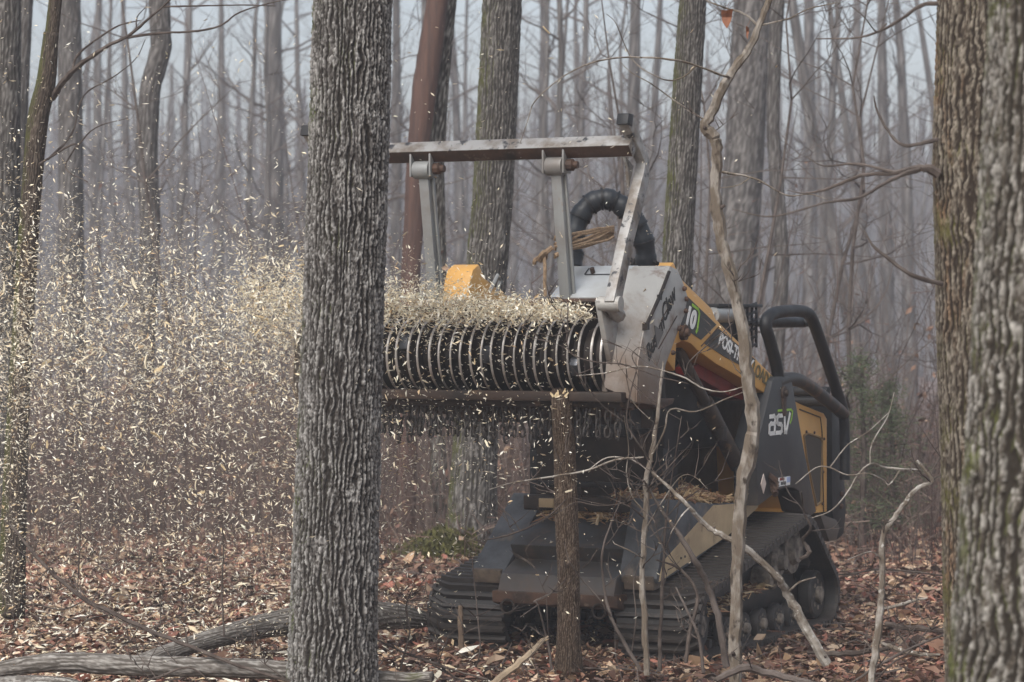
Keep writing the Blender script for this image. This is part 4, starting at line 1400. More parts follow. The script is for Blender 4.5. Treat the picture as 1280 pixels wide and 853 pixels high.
# hydraulic hose loop with its spiral wrap
hp = [(716, 335), (716, 312), (720, 285), (731, 262), (748, 250), (766, 251), (784, 264), (798, 285), (806, 308), (808, 332)]
hs_ = spline([(on_y(a, b, -.62 + .035 * i)[0], -.62 + .035 * i, on_y(a, b, -.62 + .035 * i)[1]) for i, (a, b) in enumerate(hp)], 8)
hr = [.057 + (.006 if (i // 4) % 2 else 0) for i in range(len(hs_))]
ho = part("hydraulic_hose", G().tube(hs_, hr, 16), MAT['hose'], mach)
g = G()
for i in range(6, len(hs_) - 4, 7):
    a, b = np.array(hs_[i]), np.array(hs_[i + 1])
    d = (b - a) / np.linalg.norm(b - a)
    g.tube([a - d * .006, a + d * .006], .0665, 16)
link("wrap_band", g.mesh("wrap_band", MAT['black']), ho)
g = G()
for k, (a, b) in enumerate((((800, 318), (790, 332)), ((806, 322), (822, 330)), ((786, 322), (798, 334)))):
    g.tube([(on_y(*a, -.3)[0], -.3, on_y(*a, -.3)[1]), (on_y(*b, -.35)[0], -.35, on_y(*b, -.35)[1])], .013, 6)
link("hose_end", g.mesh("hose_end", MAT['drum']), ho)
# hoses between head and cab
for k, (x0, z0) in enumerate(((.1, 2.0), (.22, 2.02), (.0, 1.9))):
    g = G().tube(spline([(x0, -.75, z0), (x0 + .05, -.3, z0 + .12), (x0, .1, z0), (x0, .42, z0 - .25)], 6), .024, 8)
    part("hydraulic_hose", g, MAT['hose'], mach)
part("coupler_frame", G().prism([(-.76, 2.06), (-.55, 2.08), (-.28, 1.95), (-.25, 1.55), (-.45, 1.40), (-.72, 1.50)], -.50, .54), MAT['drum'], mach, .02)

# rope that lashes the hose to the brace
rope = G()
q0 = (.44, -1.0)
for k in range(6):
    z = 2.415 + .014 * k
    loop = []
    for j in range(15):
        a = 2 * math.pi * j / 14
        u_ = math.cos(a)
        loop.append((.485 + .085 * u_, -.82 + .23 * u_ * .9 + .07 * math.sin(a), z + (.055 + .012 * math.sin(k * 2.3)) * u_ + .010 * math.sin(3 * a + k * 1.7) + .012 * math.sin(a + k)))
    rope.tube(loop, .0085, 6)
kn = [(.40, -1.06, 2.40), (.36, -1.09, 2.36), (.33, -1.08, 2.33), (.35, -1.05, 2.34), (.37, -1.09, 2.375), (.345, -1.1, 2.35), (.33, -1.06, 2.335)]
rope.tube(spline(kn, 5), .014, 6).tube(spline([(.36, -1.08, 2.36), (.37, -1.09, 2.28), (.368, -1.09, 2.20), (.372, -1.09, 2.13)], 4), .010, 6).tube(spline([(.34, -1.08, 2.35), (.31, -1.09, 2.33), (.30, -1.08, 2.31)], 4), .012, 6)
ro = link("rope", rope.mesh("rope", MAT['rope']), None, OM, (0, 0, -YAW))
tag(ro, "old brown rope knotted around the grey brace and black hose", "rope")


# ------------------------------------------------------------------ lettering
def text(name, s, loc, size, ang, mat, parent, shear=0, bold=.0, squash=1.0, spacing=1.0):
    cu = bpy.data.curves.new(name, 'FONT')
    cu.body = s
    cu.size = size
    cu.shear = shear
    cu.offset = bold
    cu.extrude = .0012
    cu.space_character = spacing
    cu.align_x = 'LEFT'
    ob = bpy.data.objects.new(name, cu)
    scn.collection.objects.link(ob)
    dg = bpy.context.evaluated_depsgraph_get()
    me = bpy.data.meshes.new_from_object(ob.evaluated_get(dg))
    bpy.data.objects.remove(ob)
    c, s_ = math.cos(ang), math.sin(ang)
    Mx = Matrix(((0, 0, 1, loc[0]), (c, -s_, 0, loc[1]), (s_, c, 0, loc[2]), (0, 0, 0, 1)))
    for v in me.vertices:
        v.co.x *= squash
        v.co = Mx @ v.co
    me.materials.clear()
    me.materials.append(mat)
    return link(name, me, parent)


def strokes(name, polys, loc, scale, ang, mat, parent, w_, shear=0):
    """letters drawn as flat bars along poly-lines in the (right, up) plane of a side face"""
    g = G()
    c, s_ = math.cos(ang), math.sin(ang)
    for pl_ in polys:
        for (a, b) in zip(pl_[:-1], pl_[1:]):
            a, b = Vector((a[0] + shear * a[1], a[1])), Vector((b[0] + shear * b[1], b[1]))
            d = (b - a).normalized()
            nrm = Vector((-d.y, d.x)) * w_ / 2
            e = d * w_ / 2
            q = [a - e - nrm, b + e - nrm, b + e + nrm, a - e + nrm]
            vv = []
            for x in (0, .002):
                for p_ in q:
                    X, Y = p_.x * scale, p_.y * scale
                    vv.append((loc[0] + x, loc[1] + X * c - Y * s_, loc[2] + X * s_ + Y * c))
            g.add(vv, [(0, 1, 2, 3), (7, 6, 5, 4), (0, 4, 5, 1), (1, 5, 6, 2), (2, 6, 7, 3), (3, 7, 4, 0)])
    return link(name, g.mesh(name, mat), parent)


tower_o = [o for o in mach.children if o.name.startswith("arm_tower")][0]
b0 = on_x(961, 546, .764)
b1 = on_x(987, 546, .764)
W = b1[0] - b0[0]
asv = [[(.02, .78), (.24, .78), (.30, .70), (.30, .0)], [(.30, .44), (.07, .44), (.0, .36), (.0, .06), (.07, .0), (.30, .0)],
       [(.70, .78), (.50, .78), (.43, .70), (.43, .48), (.48, .42), (.66, .36), (.71, .29), (.71, .08), (.64, .0), (.42, .0)],
       [(.84, .78), (.90, .0), (.97, .0), (1.14, .80)]]
zs = (on_x(975, 521, .764)[1] - b0[1]) / .80
strokes("maker_lettering", [[(x * W / zs / 1.10, y) for x, y in l] for l in asv], (.763, b0[0] + .012, b0[1] + .018), zs * .92, 0, MAT['white'], tower_o, .19, .10)
gq = [(.46, 1.02), (1.20, 1.02), (1.30, .92), (1.25, .55), (1.18, .40)]
strokes("maker_lettering", [[(x * W / zs / 1.10, y) for x, y in gq]], (.763, b0[0] + .012, b0[1] + .018), zs * .92, 0, MAT['green'], tower_o, .10, .10)

arm_o = [o for o in mach.children if o.name.startswith("lift_arm")][0]
p0, p1 = on_x(900, 431, .726), on_x(938, 463, .726)
ang = math.atan2(p1[1] - p0[1], p1[0] - p0[0])
q = on_x(898, 430, .726)
text("arm_lettering", "POSI-TRACK", (.7245, q[0], q[1]), .115, ang, MAT['white'], arm_o, 0.25, .003, .93)
q = on_x(937, 459, .726)
text("arm_lettering", "LOADER", (.7245, q[0] + .04, q[1] - .035), .115, ang, MAT['dgreen'], arm_o, 0.25, .003, .93)
q = on_x(856, 399, .726)
text("arm_lettering", "10", (.7245, q[0], q[1] - .015), .155, ang, MAT['white'], arm_o, 0.2, .007, 1.0)
brk = [(.10, .98), (.78, 1.0), (.96, .86), (.96, .12), (.86, .0)]
q = on_x(857, 399, .726)
strokes("arm_lettering", [brk], (.7240, q[0] + .06, q[1] - .04), .135, ang, MAT['green'], arm_o, .13)

q0, q1 = on_x(809, 452, .956), on_x(843, 378, .956)
ang = math.atan2(q1[1] - q0[1], q1[0] - q0[0])
Lt = math.dist(q0, q1)
text("head_lettering", "Bushm", (.9525, q0[0] + .03, q0[1] - .005), .125, ang, MAT['ink'], hou, .35, .002, .88)
qq = on_x(829, 404, .956)
text("head_lettering", "Claw", (.9525, qq[0] + .02, qq[1] - .005), .130, ang, MAT['ink'], hou, .35, .002, .85)
qm = on_x(823, 420, .956)
c, s_ = math.cos(ang), math.sin(ang)
tri = [(-.05, -.04), (.075, -.035), (.0, .075)]
link("head_emblem", G().prism([(qm[0] + a * c - b * s_, qm[1] + a * s_ + b * c) for a, b in tri], .95, .9545).mesh("head_emblem", M("faded_ink", (.13, .125, .12), rough=.6)), hou)

# shredded wood lying on the fender shelf and on the nose


def heap(name, label, n, fn):
    base = np.array([[-1, -.1, 0], [-1, .1, .02], [1, .06, .03], [1, -.06, 0], [0, 0, .22]])
    V = np.repeat(base[None], n, 0) * rng.lognormal(math.log(.028), .5, n)[:, None, None]
    V = np.einsum('nij,nkj->nki', rand_rot(n, .5), V)
    c = np.array([fn(random.random(), random.random(), random.random()) for _ in range(n)])
    pal = np.array([[.30, .18, .09], [.44, .30, .16], [.18, .10, .06], [.55, .42, .26], [.24, .13, .075]])
    Cc = pal[rng.integers(0, 5, n)] * rng.uniform(.7, 1.2, n)[:, None]
    o = link(name, pieces_mesh(name, V + c[:, None], [(0, 1, 4), (1, 2, 4), (2, 3, 4), (3, 0, 4)], Cc, MAT['chip']), None, OM, (0, 0, -YAW))
    tag(o, label, "wood debris", None, 'stuff')


def shelf_pt(a, b, c):
    y = .12 + 1.25 * a
    hgt = .17 * math.exp(-((y - .78) / .30) ** 2) + .025
    zt = np.interp(y, [.02, .73, 1.46], [.95, .88, .846])
    return (.24 + .39 * b, y, float(zt) + .004 + hgt * (1 - b * .8) * c)


heap("wood_shavings", "heap of torn brown bark and wood shreds on the right fender", 3200, shelf_pt)
heap("wood_shavings", "tan wood shreds lying along the top of the nose plate", 420, lambda a, b, c: (-.30 + .66 * a, .36 - .16 * b * b, .835 - .06 * b * b + .02 * c))
heap("wood_shavings", "dead leaves and shreds caught on the right track frame between its wheels", 700, lambda a, b, c: (.52 + .34 * b, .12 + 1.15 * a, .27 + .09 * a + .06 * c * (1 - b)))

# ------------------------------------------------------------------ saplings, cut stems and fallen wood
def at_ground(px, D, up=0.0):
    """photo row where the ground lies at distance D"""
    x = (px - 640) / F * D
    return HORIZ + (HC - float(gz(x, D)) - up) / D * F


# the stem that the cutting head is eating: its top is torn just under the lower beam
D = 14.45
pth = [(*P(711, at_ground(711, 15.1) + 6, 15.1), 17 / F * 15), (*P(711, 800, 15.0), 14 / F * 15), (*P(711, 720, 14.9), 13.6 / F * 15), (*P(708, 640, 14.8), 14.5 / F * 15), (*P(706, 570, 14.7), 13.2 / F * 15),
       (*P(703, 520, 14.6), 12.8 / F * 15), (*P(702, 489, 14.55), 12.4 / F * 15)]
root = empty("cut_tree", pth[0][:3])
tag(root, "brown tree stem cut through right under the spinning rotor", "tree stem")
lp = [tuple(np.array(q) - np.array([*pth[0][:3], 0])) for q in spline(pth, 4)]
link("trunk", trunk_mesh("trunk", lp, 110, np.linspace(0, 1, 260), bark_mat("cut_stem_bark", (.04, .026, .018), (.125, .085, .058), (.21, .165, .125)), (.014, .06), .006, 131, .10, .3), root)
g = G()
tp = Vector(lp[-1][:3])
rs = random.Random(5)
for k in range(16):
    a = k * .39
    r_ = .05 * rs.uniform(.5, 1)
    g.tube([tp + Vector((r_ * math.cos(a), r_ * math.sin(a), -.03)), tp + Vector((r_ * 1.15 * math.cos(a) + rs.uniform(-.02, .02), r_ * 1.15 * math.sin(a), rs.uniform(-.015, .016)))], [.010, .004], 4)
link("torn_fibres", g.mesh("torn_fibres", MAT['wood']), root)

gs = MAT['sapling']
stick_thing("crooked_sapling", "crooked pale grey sapling standing right across the yellow arm", "sapling",
            [(921, 880, 13.9, 9.5), (919, 800, 13.9, 9.5), (921, 700, 13.9, 9.3), (926, 620, 13.9, 10), (938, 560, 13.9, 10.5), (942, 525, 13.9, 10), (934, 470, 13.9, 9.3), (926, 400, 13.9, 9), (909, 330, 13.9, 8.8),
             (899, 285, 13.9, 8.4), (894, 240, 13.9, 8), (896, 190, 13.9, 7.6), (892, 172, 13.9, 8.6), (881, 158, 13.9, 7.6), (890, 140, 13.9, 6.8), (902, 112, 13.9, 6.6), (918, 86, 13.9, 6.4), (938, 58, 13.9, 5.8), (950, 28, 13.9, 5.2), (962, -4, 13.9, 5), (970, -40, 13.9, 4)], gs,
            [[(914, 97, 13.9, 3), (900, 94, 13.8, 2.4), (868, 82, 13.7, 2.2), (838, 75, 13.6, 2), (790, 72, 13.6, 1.8), (756, 75, 13.5, 1.7), (722, 86, 13.5, 1.5), (692, 105, 13.4, 1.3), (668, 128, 13.4, 1.2), (660, 150, 13.4, .9), (650, 180, 13.4, .7)],
             [(870, 82, 13.7, 1.9), (858, 94, 13.7, 1.7), (840, 101, 13.7, 1.5), (822, 97, 13.6, 1.3), (797, 82, 13.6, 1.2), (783, 62, 13.6, 1.1), (770, 30, 13.5, .9), (758, 18, 13.5, .6)],
             [(886, 153, 13.9, 1.9), (860, 138, 13.9, 1.6), (832, 118, 13.9, 1.4), (812, 104, 13.8, 1.2), (790, 92, 13.8, .9), (775, 78, 13.8, .6)],
             [(948, 33, 13.9, 2.6), (930, 18, 13.9, 2.2), (905, 10, 13.9, 1.8), (885, 2, 13.9, 1.4), (868, -8, 13.9, 1)],
             [(952, 32, 13.9, 1.8), (985, 24, 13.8, 1.5), (1010, 12, 13.7, 1.3), (1045, 4, 13.6, 1)],
             [(901, 215, 13.9, 2.6), (925, 219, 13.9, 2.1), (945, 224, 13.9, 1.9), (960, 232, 13.9, 1.7), (985, 245, 13.9, 1.5), (1012, 243, 13.9, 1.1), (1035, 250, 13.8, .7)],
             [(938, 222, 13.9, 1.4), (922, 232, 13.9, 1.1), (895, 236, 13.9, .9)]], seed=3, wob=.16, twigs=6)
# two dead leaves hanging in it
for k, (px, py, r_, lab) in enumerate(((908, 22, .042, "curled brown dead leaf hanging at the top of the crooked sapling"), (934, 40, .030, "narrow brown dead leaf close against the crooked sapling stem"))):
    c = Vector(P(px, py, 13.85))
    rnd = random.Random(k + 8)
    g = G()
    pts = []
    for i in range(8):
        a = 2 * math.pi * i / 8
        rr = r_ * rnd.uniform(.6, 1.25)
        pts.append(c + Vector((rr * math.cos(a) * (.9 if k == 0 else .35), rr * .6 * math.cos(2 * a) * .7, rr * 1.2 * math.sin(a))))
    pts.append(c + Vector((0, .012, 0)))
    g.add(pts, [(i, (i + 1) % 8, 8) for i in range(8)])
    g.tube([c + Vector((.0, 0, r_)), c + Vector((.015, 0, r_ * 1.9))], .0014, 4)
    tag(link("dead_leaf", g.mesh("dead_leaf", M("hanging_leaf", (.22, .085, .04), (.12, .05, .03), scale=30, rough=.7))), lab, "leaf")

stick_thing("thin_sapling", "thin lichen spotted sapling upright before the nose of the machine", "sapling",
            [(808, 845, 14.3, 5.2), (806, 780, 14.3, 4.8), (803, 720, 14.3, 4.6), (807, 650, 14.3, 4.6), (808, 600, 14.3, 4.4), (816, 560, 14.3, 4), (822, 520, 14.3, 3.2), (826, 480, 14.3, 2.4), (829, 452, 14.3, 1.4)], gs,
            [[(815, 570, 14.3, 2), (830, 540, 14.2, 1.7), (838, 512, 14.2, 1.6), (870, 515, 14.2, 1.4), (905, 500, 14.1, 1.2), (930, 490, 14.1, .8)],
             [(806, 640, 14.3, 1.6), (790, 620, 14.3, 1.3), (783, 590, 14.3, 1.2), (786, 560, 14.3, 1), (780, 520, 14.2, .8)],
             [(808, 660, 14.3, 1.4), (826, 630, 14.2, 1.2), (850, 597, 14.2, 1.1), (868, 596, 14.2, .9), (885, 612, 14.2, .6)],
             [(820, 530, 14.3, 1.3), (808, 520, 14.2, 1.1), (790, 500, 14.2, 1), (782, 468, 14.1, .8)],
             [(806, 700, 14.3, 1.4), (790, 690, 14.2, 1.2), (768, 680, 14.2, .9)]], seed=11, twigs=8)
stick_thing("thin_sapling", "thinner dark sapling just right of the lichen spotted one", "sapling",
            [(824, 840, 14.6, 4), (826, 780, 14.6, 3.4), (829, 720, 14.6, 2.8), (832, 660, 14.6, 2.2), (838, 610, 14.6, 1.6), (846, 560, 14.5, 1.2), (852, 520, 14.5, .8)], MAT['twig'],
            [[(831, 690, 14.6, 1.4), (845, 650, 14.6, 1), (850, 615, 14.6, .7)]], seed=13, twigs=6)
stick_thing("leaning_pole", "long pale leaning pole from the fender down to the leaves", "branch",
            [(1034, 832, 14.2, 6.6), (1000, 770, 14.2, 6.6), (984, 742, 14.2, 6.2), (970, 720, 14.1, 5.6), (930, 684, 14.1, 5.2), (900, 668, 14.1, 4.6), (880, 655, 14.1, 4.2), (862, 634, 14.0, 3.6), (840, 613, 14.0, 3), (815, 590, 14, 2.2)], MAT['pale_stick'],
            [[(984, 742, 14.2, 2.2), (1000, 728, 14.1, 1.8), (1020, 722, 14, 1.2)], [(862, 634, 14, 1.6), (850, 648, 13.9, 1.2), (838, 668, 13.9, .8)]], seed=17, twigs=2)
stick_thing("leaning_pole", "darker leaning pole reaching down left beside the crooked sapling", "branch",
            [(908, 835, 14.4, 5.6), (900, 780, 14.4, 5.2), (886, 735, 14.4, 5), (868, 700, 14.3, 4.6), (846, 664, 14.3, 4), (828, 640, 14.3, 3), (812, 612, 14.3, 2.2), (804, 600, 14.2, 1.6)], MAT['grey_twig'],
            [[(846, 664, 14.3, 1.8), (830, 660, 14.2, 1.3), (812, 672, 14.2, .8)], [(828, 640, 14.3, 1.4), (836, 620, 14.2, 1)]], seed=19, twigs=4)
stick_thing("white_sapling", "bleached zigzag sapling before the brown tree on the right", "sapling",
            [(1086, 880, 13.2, 6), (1094, 820, 13.2, 5.8), (1101, 760, 13.2, 5.4), (1103, 720, 13.2, 5), (1104, 672, 13.2, 4.6), (1118, 648, 13.2, 4.4), (1135, 625, 13.2, 4.2), (1148, 610, 13.2, 3.8), (1165, 602, 13.2, 3.4), (1158, 590, 13.2, 3), (1146, 576, 13.2, 2.4)], MAT['pale_stick'],
            [[(1150, 588, 13.2, 2.2), (1128, 587, 13.1, 2), (1105, 584, 13.1, 1.8), (1088, 580, 13, 1.6), (1072, 594, 13, 1.6), (1060, 615, 13, 1.4), (1040, 638, 12.9, 1.2), (1015, 648, 12.9, .9)],
             [(1088, 580, 13, 1.4), (1090, 555, 13, 1.2), (1110, 520, 13.1, 1), (1118, 490, 13.1, .8)],
             [(1125, 588, 13.1, 1.5), (1112, 606, 13.1, 1.4), (1104, 600, 13.1, 1.2), (1085, 592, 13, 1.2), (1060, 594, 13, 1.2), (1038, 585, 13, 1.4), (1020, 585, 13, 1.2), (995, 605, 12.9, .9)],
             [(1038, 584, 13, 1.2), (1060, 556, 13, 1.1), (1085, 540, 13, .9), (1112, 515, 13.1, .7)],
             [(1103, 700, 13.2, 1.6), (1088, 690, 13.1, 1.2), (1060, 700, 13, .8)]], seed=23, twigs=4)
stick_thing("thin_sapling", "wispy forked sapling in front of the left part of the nose plate", "sapling",
            [(800, 838, 14.5, 3.4), (778, 800, 14.5, 3), (764, 772, 14.5, 2.8), (755, 735, 14.5, 2.4), (753, 690, 14.4, 2), (762, 660, 14.4, 1.7), (772, 635, 14.4, 1.2), (776, 622, 14.4, .8)], MAT['grey_twig'],
            [[(764, 772, 14.5, 1.8), (748, 748, 14.4, 1.5), (728, 725, 14.4, 1.3), (712, 702, 14.3, 1), (706, 680, 14.3, .7)],
             [(790, 815, 14.5, 1.6), (795, 770, 14.4, 1.3), (792, 730, 14.4, 1), (800, 700, 14.4, .7)]], seed=29, twigs=6)
stick_thing("thin_sapling", "bare dark twig fan rising left of the cut stem", "sapling",
            [(690, 838, 14.9, 2.6), (684, 800, 14.9, 2.2), (672, 757, 14.8, 1.8), (668, 752, 14.8, 1.6), (688, 742, 14.8, 1.4), (698, 725, 14.8, 1), (700, 700, 14.8, .6)], MAT['grey_twig'],
            [[(672, 757, 14.8, 1.4), (660, 765, 14.7, 1), (650, 772, 14.7, .7)], [(686, 800, 14.9, 1.2), (684, 770, 14.8, 1), (683, 745, 14.8, .6)]], seed=31, twigs=4)
stick_thing("cut_stub", "short upright cut stub in front of the left track", "stump", [(578, at_ground(578, 15.6) + 4, 15.6, 5), (576, 785, 15.6, 4.6), (575, 758, 15.6, 4.2)], M("stub_wood", (.12, .085, .06), (.18, .13, .09), scale=20, rough=.9), seed=35)
stick_thing("broken_branch", "broken tan branch with a torn pale end lying before the cut stem", "branch",
            [(612, 862, 14.2, 7), (632, 843, 14.2, 6), (655, 824, 14.2, 5), (672, 808, 14.3, 4.4), (685, 796, 14.4, 1.5)], M("tan_branch", (.33, .26, .18), (.22, .17, .12), scale=10, rough=.85), [[(664, 816, 14.3, 2), (676, 800, 14.3, 1.2), (682, 799, 14.3, .6)]], seed=37, wob=.2)
stick_thing("dark_branch", "long dark branch slanting over the leaves to the grey log", "branch",
            [(12, 655, 14.6, 2.2), (40, 690, 14.4, 2.8), (70, 722, 14.2, 3.2), (110, 752, 14.0, 3.6), (140, 767, 13.9, 3.8), (185, 788, 13.8, 3.6), (235, 808, 13.7, 3.4), (290, 830, 13.6, 3), (340, 846, 13.5, 2.6), (380, 858, 13.5, 2)], MAT['twig'],
            [[(140, 768, 13.9, 2), (110, 775, 13.8, 1.7), (85, 795, 13.8, 1.4), (60, 812, 13.7, 1)], [(70, 722, 14.2, 1.8), (62, 710, 14.2, 1.4), (40, 732, 14.1, 1), (5, 735, 14, .8)],
             [(235, 808, 13.7, 1.6), (228, 780, 13.7, 1.2), (200, 745, 13.7, .9)], [(185, 788, 13.8, 1.3), (205, 812, 13.6, 1.1), (222, 830, 13.5, .8)]], seed=41, twigs=5)
for k, (pts, lab) in enumerate((
        ([(96, 745, 15, 1.5), (99, 690, 15, 1.4), (101, 640, 15, 1.1), (104, 600, 15, .7)], "slim dark upright twig above the long dark branch"),
        ([(280, 795, 14.2, 1.9), (277, 740, 14.2, 1.7), (279, 690, 14.2, 1.4), (277, 640, 14.2, .8)], "upright dark twig growing behind the mossy log"),
        ([(500, 838, 14.4, 2), (512, 790, 14.4, 1.7), (507, 760, 14.4, 1.4), (516, 735, 14.3, .9)], "small dark twig right of the big grey tree"),
        ([(590, 700, 15.3, 1.2), (600, 806, 15.1, 1.6), (594, 836, 15.1, 1.8)], "thin dark stem leaning on the left track"),
        ([(858, 830, 14.2, 3.6), (862, 790, 14.2, 3.4), (872, 745, 14.2, 3), (850, 712, 14.2, 2.6), (820, 700, 14.1, 1.4)], "brown forked stick propped before the right track"),
        ([(880, 842, 14.2, 3), (874, 800, 14.2, 2.8), (862, 770, 14.2, 2.4), (845, 735, 14.3, 1.6)], "grey stick crossing the forked one before the right track"),
        ([(1000, 700, 15.2, 3), (1012, 690, 15.2, 4), (1004, 675, 15.2, 3.2), (1014, 660, 15.1, 2.6), (1005, 640, 15.1, 2), (1002, 615, 15, 1.2)], "knotty dead twig hanging before the right track's wheels"))):
    stick_thing("twig", lab, "twig", pts, MAT['twig'] if k not in (5,) else MAT['grey_twig'], seed=50 + k, seg=6)

# twigs and vines dangling around the head and cab
for k, (pts, lab, br) in enumerate((
        ([(612, 612, 14.6, .9), (640, 604, 14.6, 1.3), (690, 596, 14.5, 1.8), (735, 588, 14.4, 2), (770, 575, 14.3, 2.2), (805, 572, 14.3, 1.6)], "pale arched twig crossing behind the cut stem at cab height", [[(735, 588, 14.4, 1.2), (760, 572, 14.4, 1.4), (790, 575, 14.3, 1.2), (812, 590, 14.3, .8)]]),
        ([(595, 676, 14.6, .9), (625, 672, 14.6, 1.6), (660, 660, 14.6, 1.9), (690, 642, 14.5, 1.8), (710, 622, 14.5, 1.2)], "dark curved twig from the left fender toward the cut stem", [[(650, 664, 14.6, 1.2), (640, 648, 14.6, 1), (628, 636, 14.6, .7)]]),
        ([(690, 372, 14.0, .8), (704, 374, 14.0, 1.1), (710, 384, 14.0, 1.2), (709, 410, 14.0, 1.2), (712, 440, 14, 1.1), (740, 452, 13.9, 1.3), (775, 455, 13.9, 1.5), (798, 462, 13.9, 1.6), (820, 470, 13.9, 1.2), (860, 480, 13.9, .8)], "thin black vine hooked down over the rotor", [[(712, 414, 14, 1), (690, 420, 14, .8), (672, 416, 14, .6)], [(798, 462, 13.9, 1.3), (790, 445, 13.9, 1), (800, 434, 13.9, .9), (815, 442, 13.9, .6)]]),
        ([(795, 465, 13.8, 1.2), (786, 500, 13.8, 1.4), (784, 530, 13.8, 1.4), (796, 552, 13.8, 1.6), (812, 575, 13.9, 1.4)], "dark looping vine hanging under the drive housing", [[(790, 480, 13.8, .9), (800, 494, 13.8, .8), (798, 510, 13.8, .6)]]),
        ([(720, 470, 13.9, .7), (760, 466, 13.9, 1.2), (800, 458, 13.9, 1.3), (850, 470, 13.9, 1.5), (880, 486, 13.9, 1.6), (905, 490, 13.9, 1.4), (928, 484, 13.9, 1)], "grey tendril stretched from the rotor to the crooked sapling", []),
        ([(856, 470, 14, .9), (862, 452, 14, 1.2), (884, 432, 14, 1.3), (905, 414, 13.9, 1.1), (918, 402, 13.9, .7)], "reddish twig lying across the yellow arm decals", [[(872, 444, 14, .9), (866, 460, 14, .7)], [(884, 432, 14, .9), (900, 420, 14, .7), (912, 414, 14, .5)]]),
        ([(700, 640, 14.2, .8), (720, 628, 14.2, 1), (745, 632, 14.2, 1.1), (775, 630, 14.2, 1.1), (800, 620, 14.2, .8)], "hair thin twig in front of the door sill", []))):
    stick_thing("hanging_twig", lab, "twig", pts, MAT['twig'] if k not in (0, 4) else MAT['pale_stick'], br, seed=70 + k, seg=5)


# fallen logs and sticks
def log_thing(name, label, pts, mat, seed, seg=70, n=150, plate=(.028, .16), depth=.0045, moss=None):
    w_ = [(*P(a, b, d), r_ / F * d) for a, b, d, r_ in pts]
    me = trunk_mesh(name, spline(w_, 6), seg, np.linspace(0, 1, n), mat, plate, depth, seed, .14)
    return tag(link(name, me), label, "log")


log_thing("fallen_log", "long smooth grey log along the bottom left edge", [(-40, 846, 13.9, 9), (20, 834, 13.9, 11), (60, 829, 13.85, 12), (110, 829, 13.8, 13), (170, 832, 13.75, 13), (250, 834, 13.7, 12.5), (340, 838, 13.7, 12), (440, 846, 13.7, 10), (500, 850, 13.7, 9), (540, 846, 13.6, 6)], MAT['bark_log'], 201)
log_thing("fallen_log", "mossy weathered log slanting behind the big grey tree", [(165, 831, 14.3, 9), (225, 811, 14.6, 11), (280, 795, 14.9, 13), (340, 781, 15.3, 16), (420, 771, 15.7, 18), (490, 771, 16, 17), (528, 775, 16.2, 11)], MAT['bark_log'], 202, 90)
log_thing("fallen_log", "rough grey log end low in the bottom left corner", [(-30, 858, 13.4, 9), (30, 857, 13.4, 12), (80, 858, 13.4, 11), (110, 862, 13.4, 6)], MAT['bark_log'], 203)
for k, (pts, lab, mt) in enumerate((
        ([(1098, 802, 14.3, 2), (1112, 808, 14.2, 3.6), (1130, 815, 14.1, 4), (1155, 819, 14.1, 3.4), (1176, 819, 14.1, 2)], "bleached white broken stick lying in the leaves at the right", MAT['pale_stick']),
        ([(1098, 762, 16.0, 2.2), (1120, 758, 16, 2.8), (1140, 752, 16, 2.6), (1160, 748, 16, 1.6)], "pale curved stick on the leaves behind the bleached sapling", MAT['pale_stick']),
        ([(1108, 780, 15.4, 3.6), (1135, 785, 15.3, 4.4), (1175, 788, 15.2, 4.6), (1215, 792, 15.2, 4)], "thick dark branch half sunk in leaves by the brown tree", MAT['twig']),
        ([(1010, 816, 14.8, 3), (1050, 818, 14.7, 4.6), (1090, 814, 14.6, 4.4), (1115, 810, 14.5, 3)], "dark rotten branch lying behind the leaning pole's foot", MAT['twig']),
        ([(895, 850, 13.7, 4.5), (930, 836, 13.7, 6), (960, 842, 13.7, 6), (1000, 852, 13.6, 5.5), (1040, 860, 13.6, 5)], "grey branch on the ground at the foot of the crooked sapling", MAT['grey_twig']),
        ([(1060, 858, 13.6, 2.2), (1090, 838, 13.6, 2.6), (1130, 815, 13.6, 2.4), (1190, 790, 13.6, 1.8)], "long thin brown twig sloping up to the brown tree", MAT['grey_twig']),
        ([(1096, 850, 13.7, 1.6), (1115, 830, 13.7, 1.8), (1135, 818, 13.7, 1.5), (1150, 800, 13.7, 1)], "short bent twig under the sloping brown one", MAT['twig']),
        ([(470, 800, 14.2, 1.4), (510, 818, 14.1, 2), (560, 836, 14, 2.2), (610, 850, 13.9, 1.6)], "dark twig curving over the leaves right of the big tree", MAT['twig']),
        ([(540, 832, 14.3, 1.6), (575, 850, 14.2, 2), (600, 858, 14.1, 1.6)], "short dark stick beside the curving twig", MAT['twig']),
        ([(150, 862, 13.3, 1.6), (200, 846, 13.3, 2), (235, 835, 13.3, 1.8), (262, 852, 13.3, 1.2)], "arched thin twig over the front of the grey log", MAT['twig']),
        ([(0, 770, 14.8, 1.2), (40, 756, 14.8, 1.8), (80, 762, 14.7, 1.6), (120, 742, 14.7, 1)], "thin dark twig on red leaves at the far left", MAT['twig']),
        ([(1015, 720, 17.8, 1.6), (1060, 718, 17.8, 1.8), (1100, 712, 17.8, 1.6), (1150, 716, 17.7, 1.8), (1190, 722, 17.6, 1)], "drooping bare twig at the edge of the brush", MAT['twig']))):
    stick_thing("fallen_branch", lab, "branch", pts, mt, seed=90 + k, seg=7)


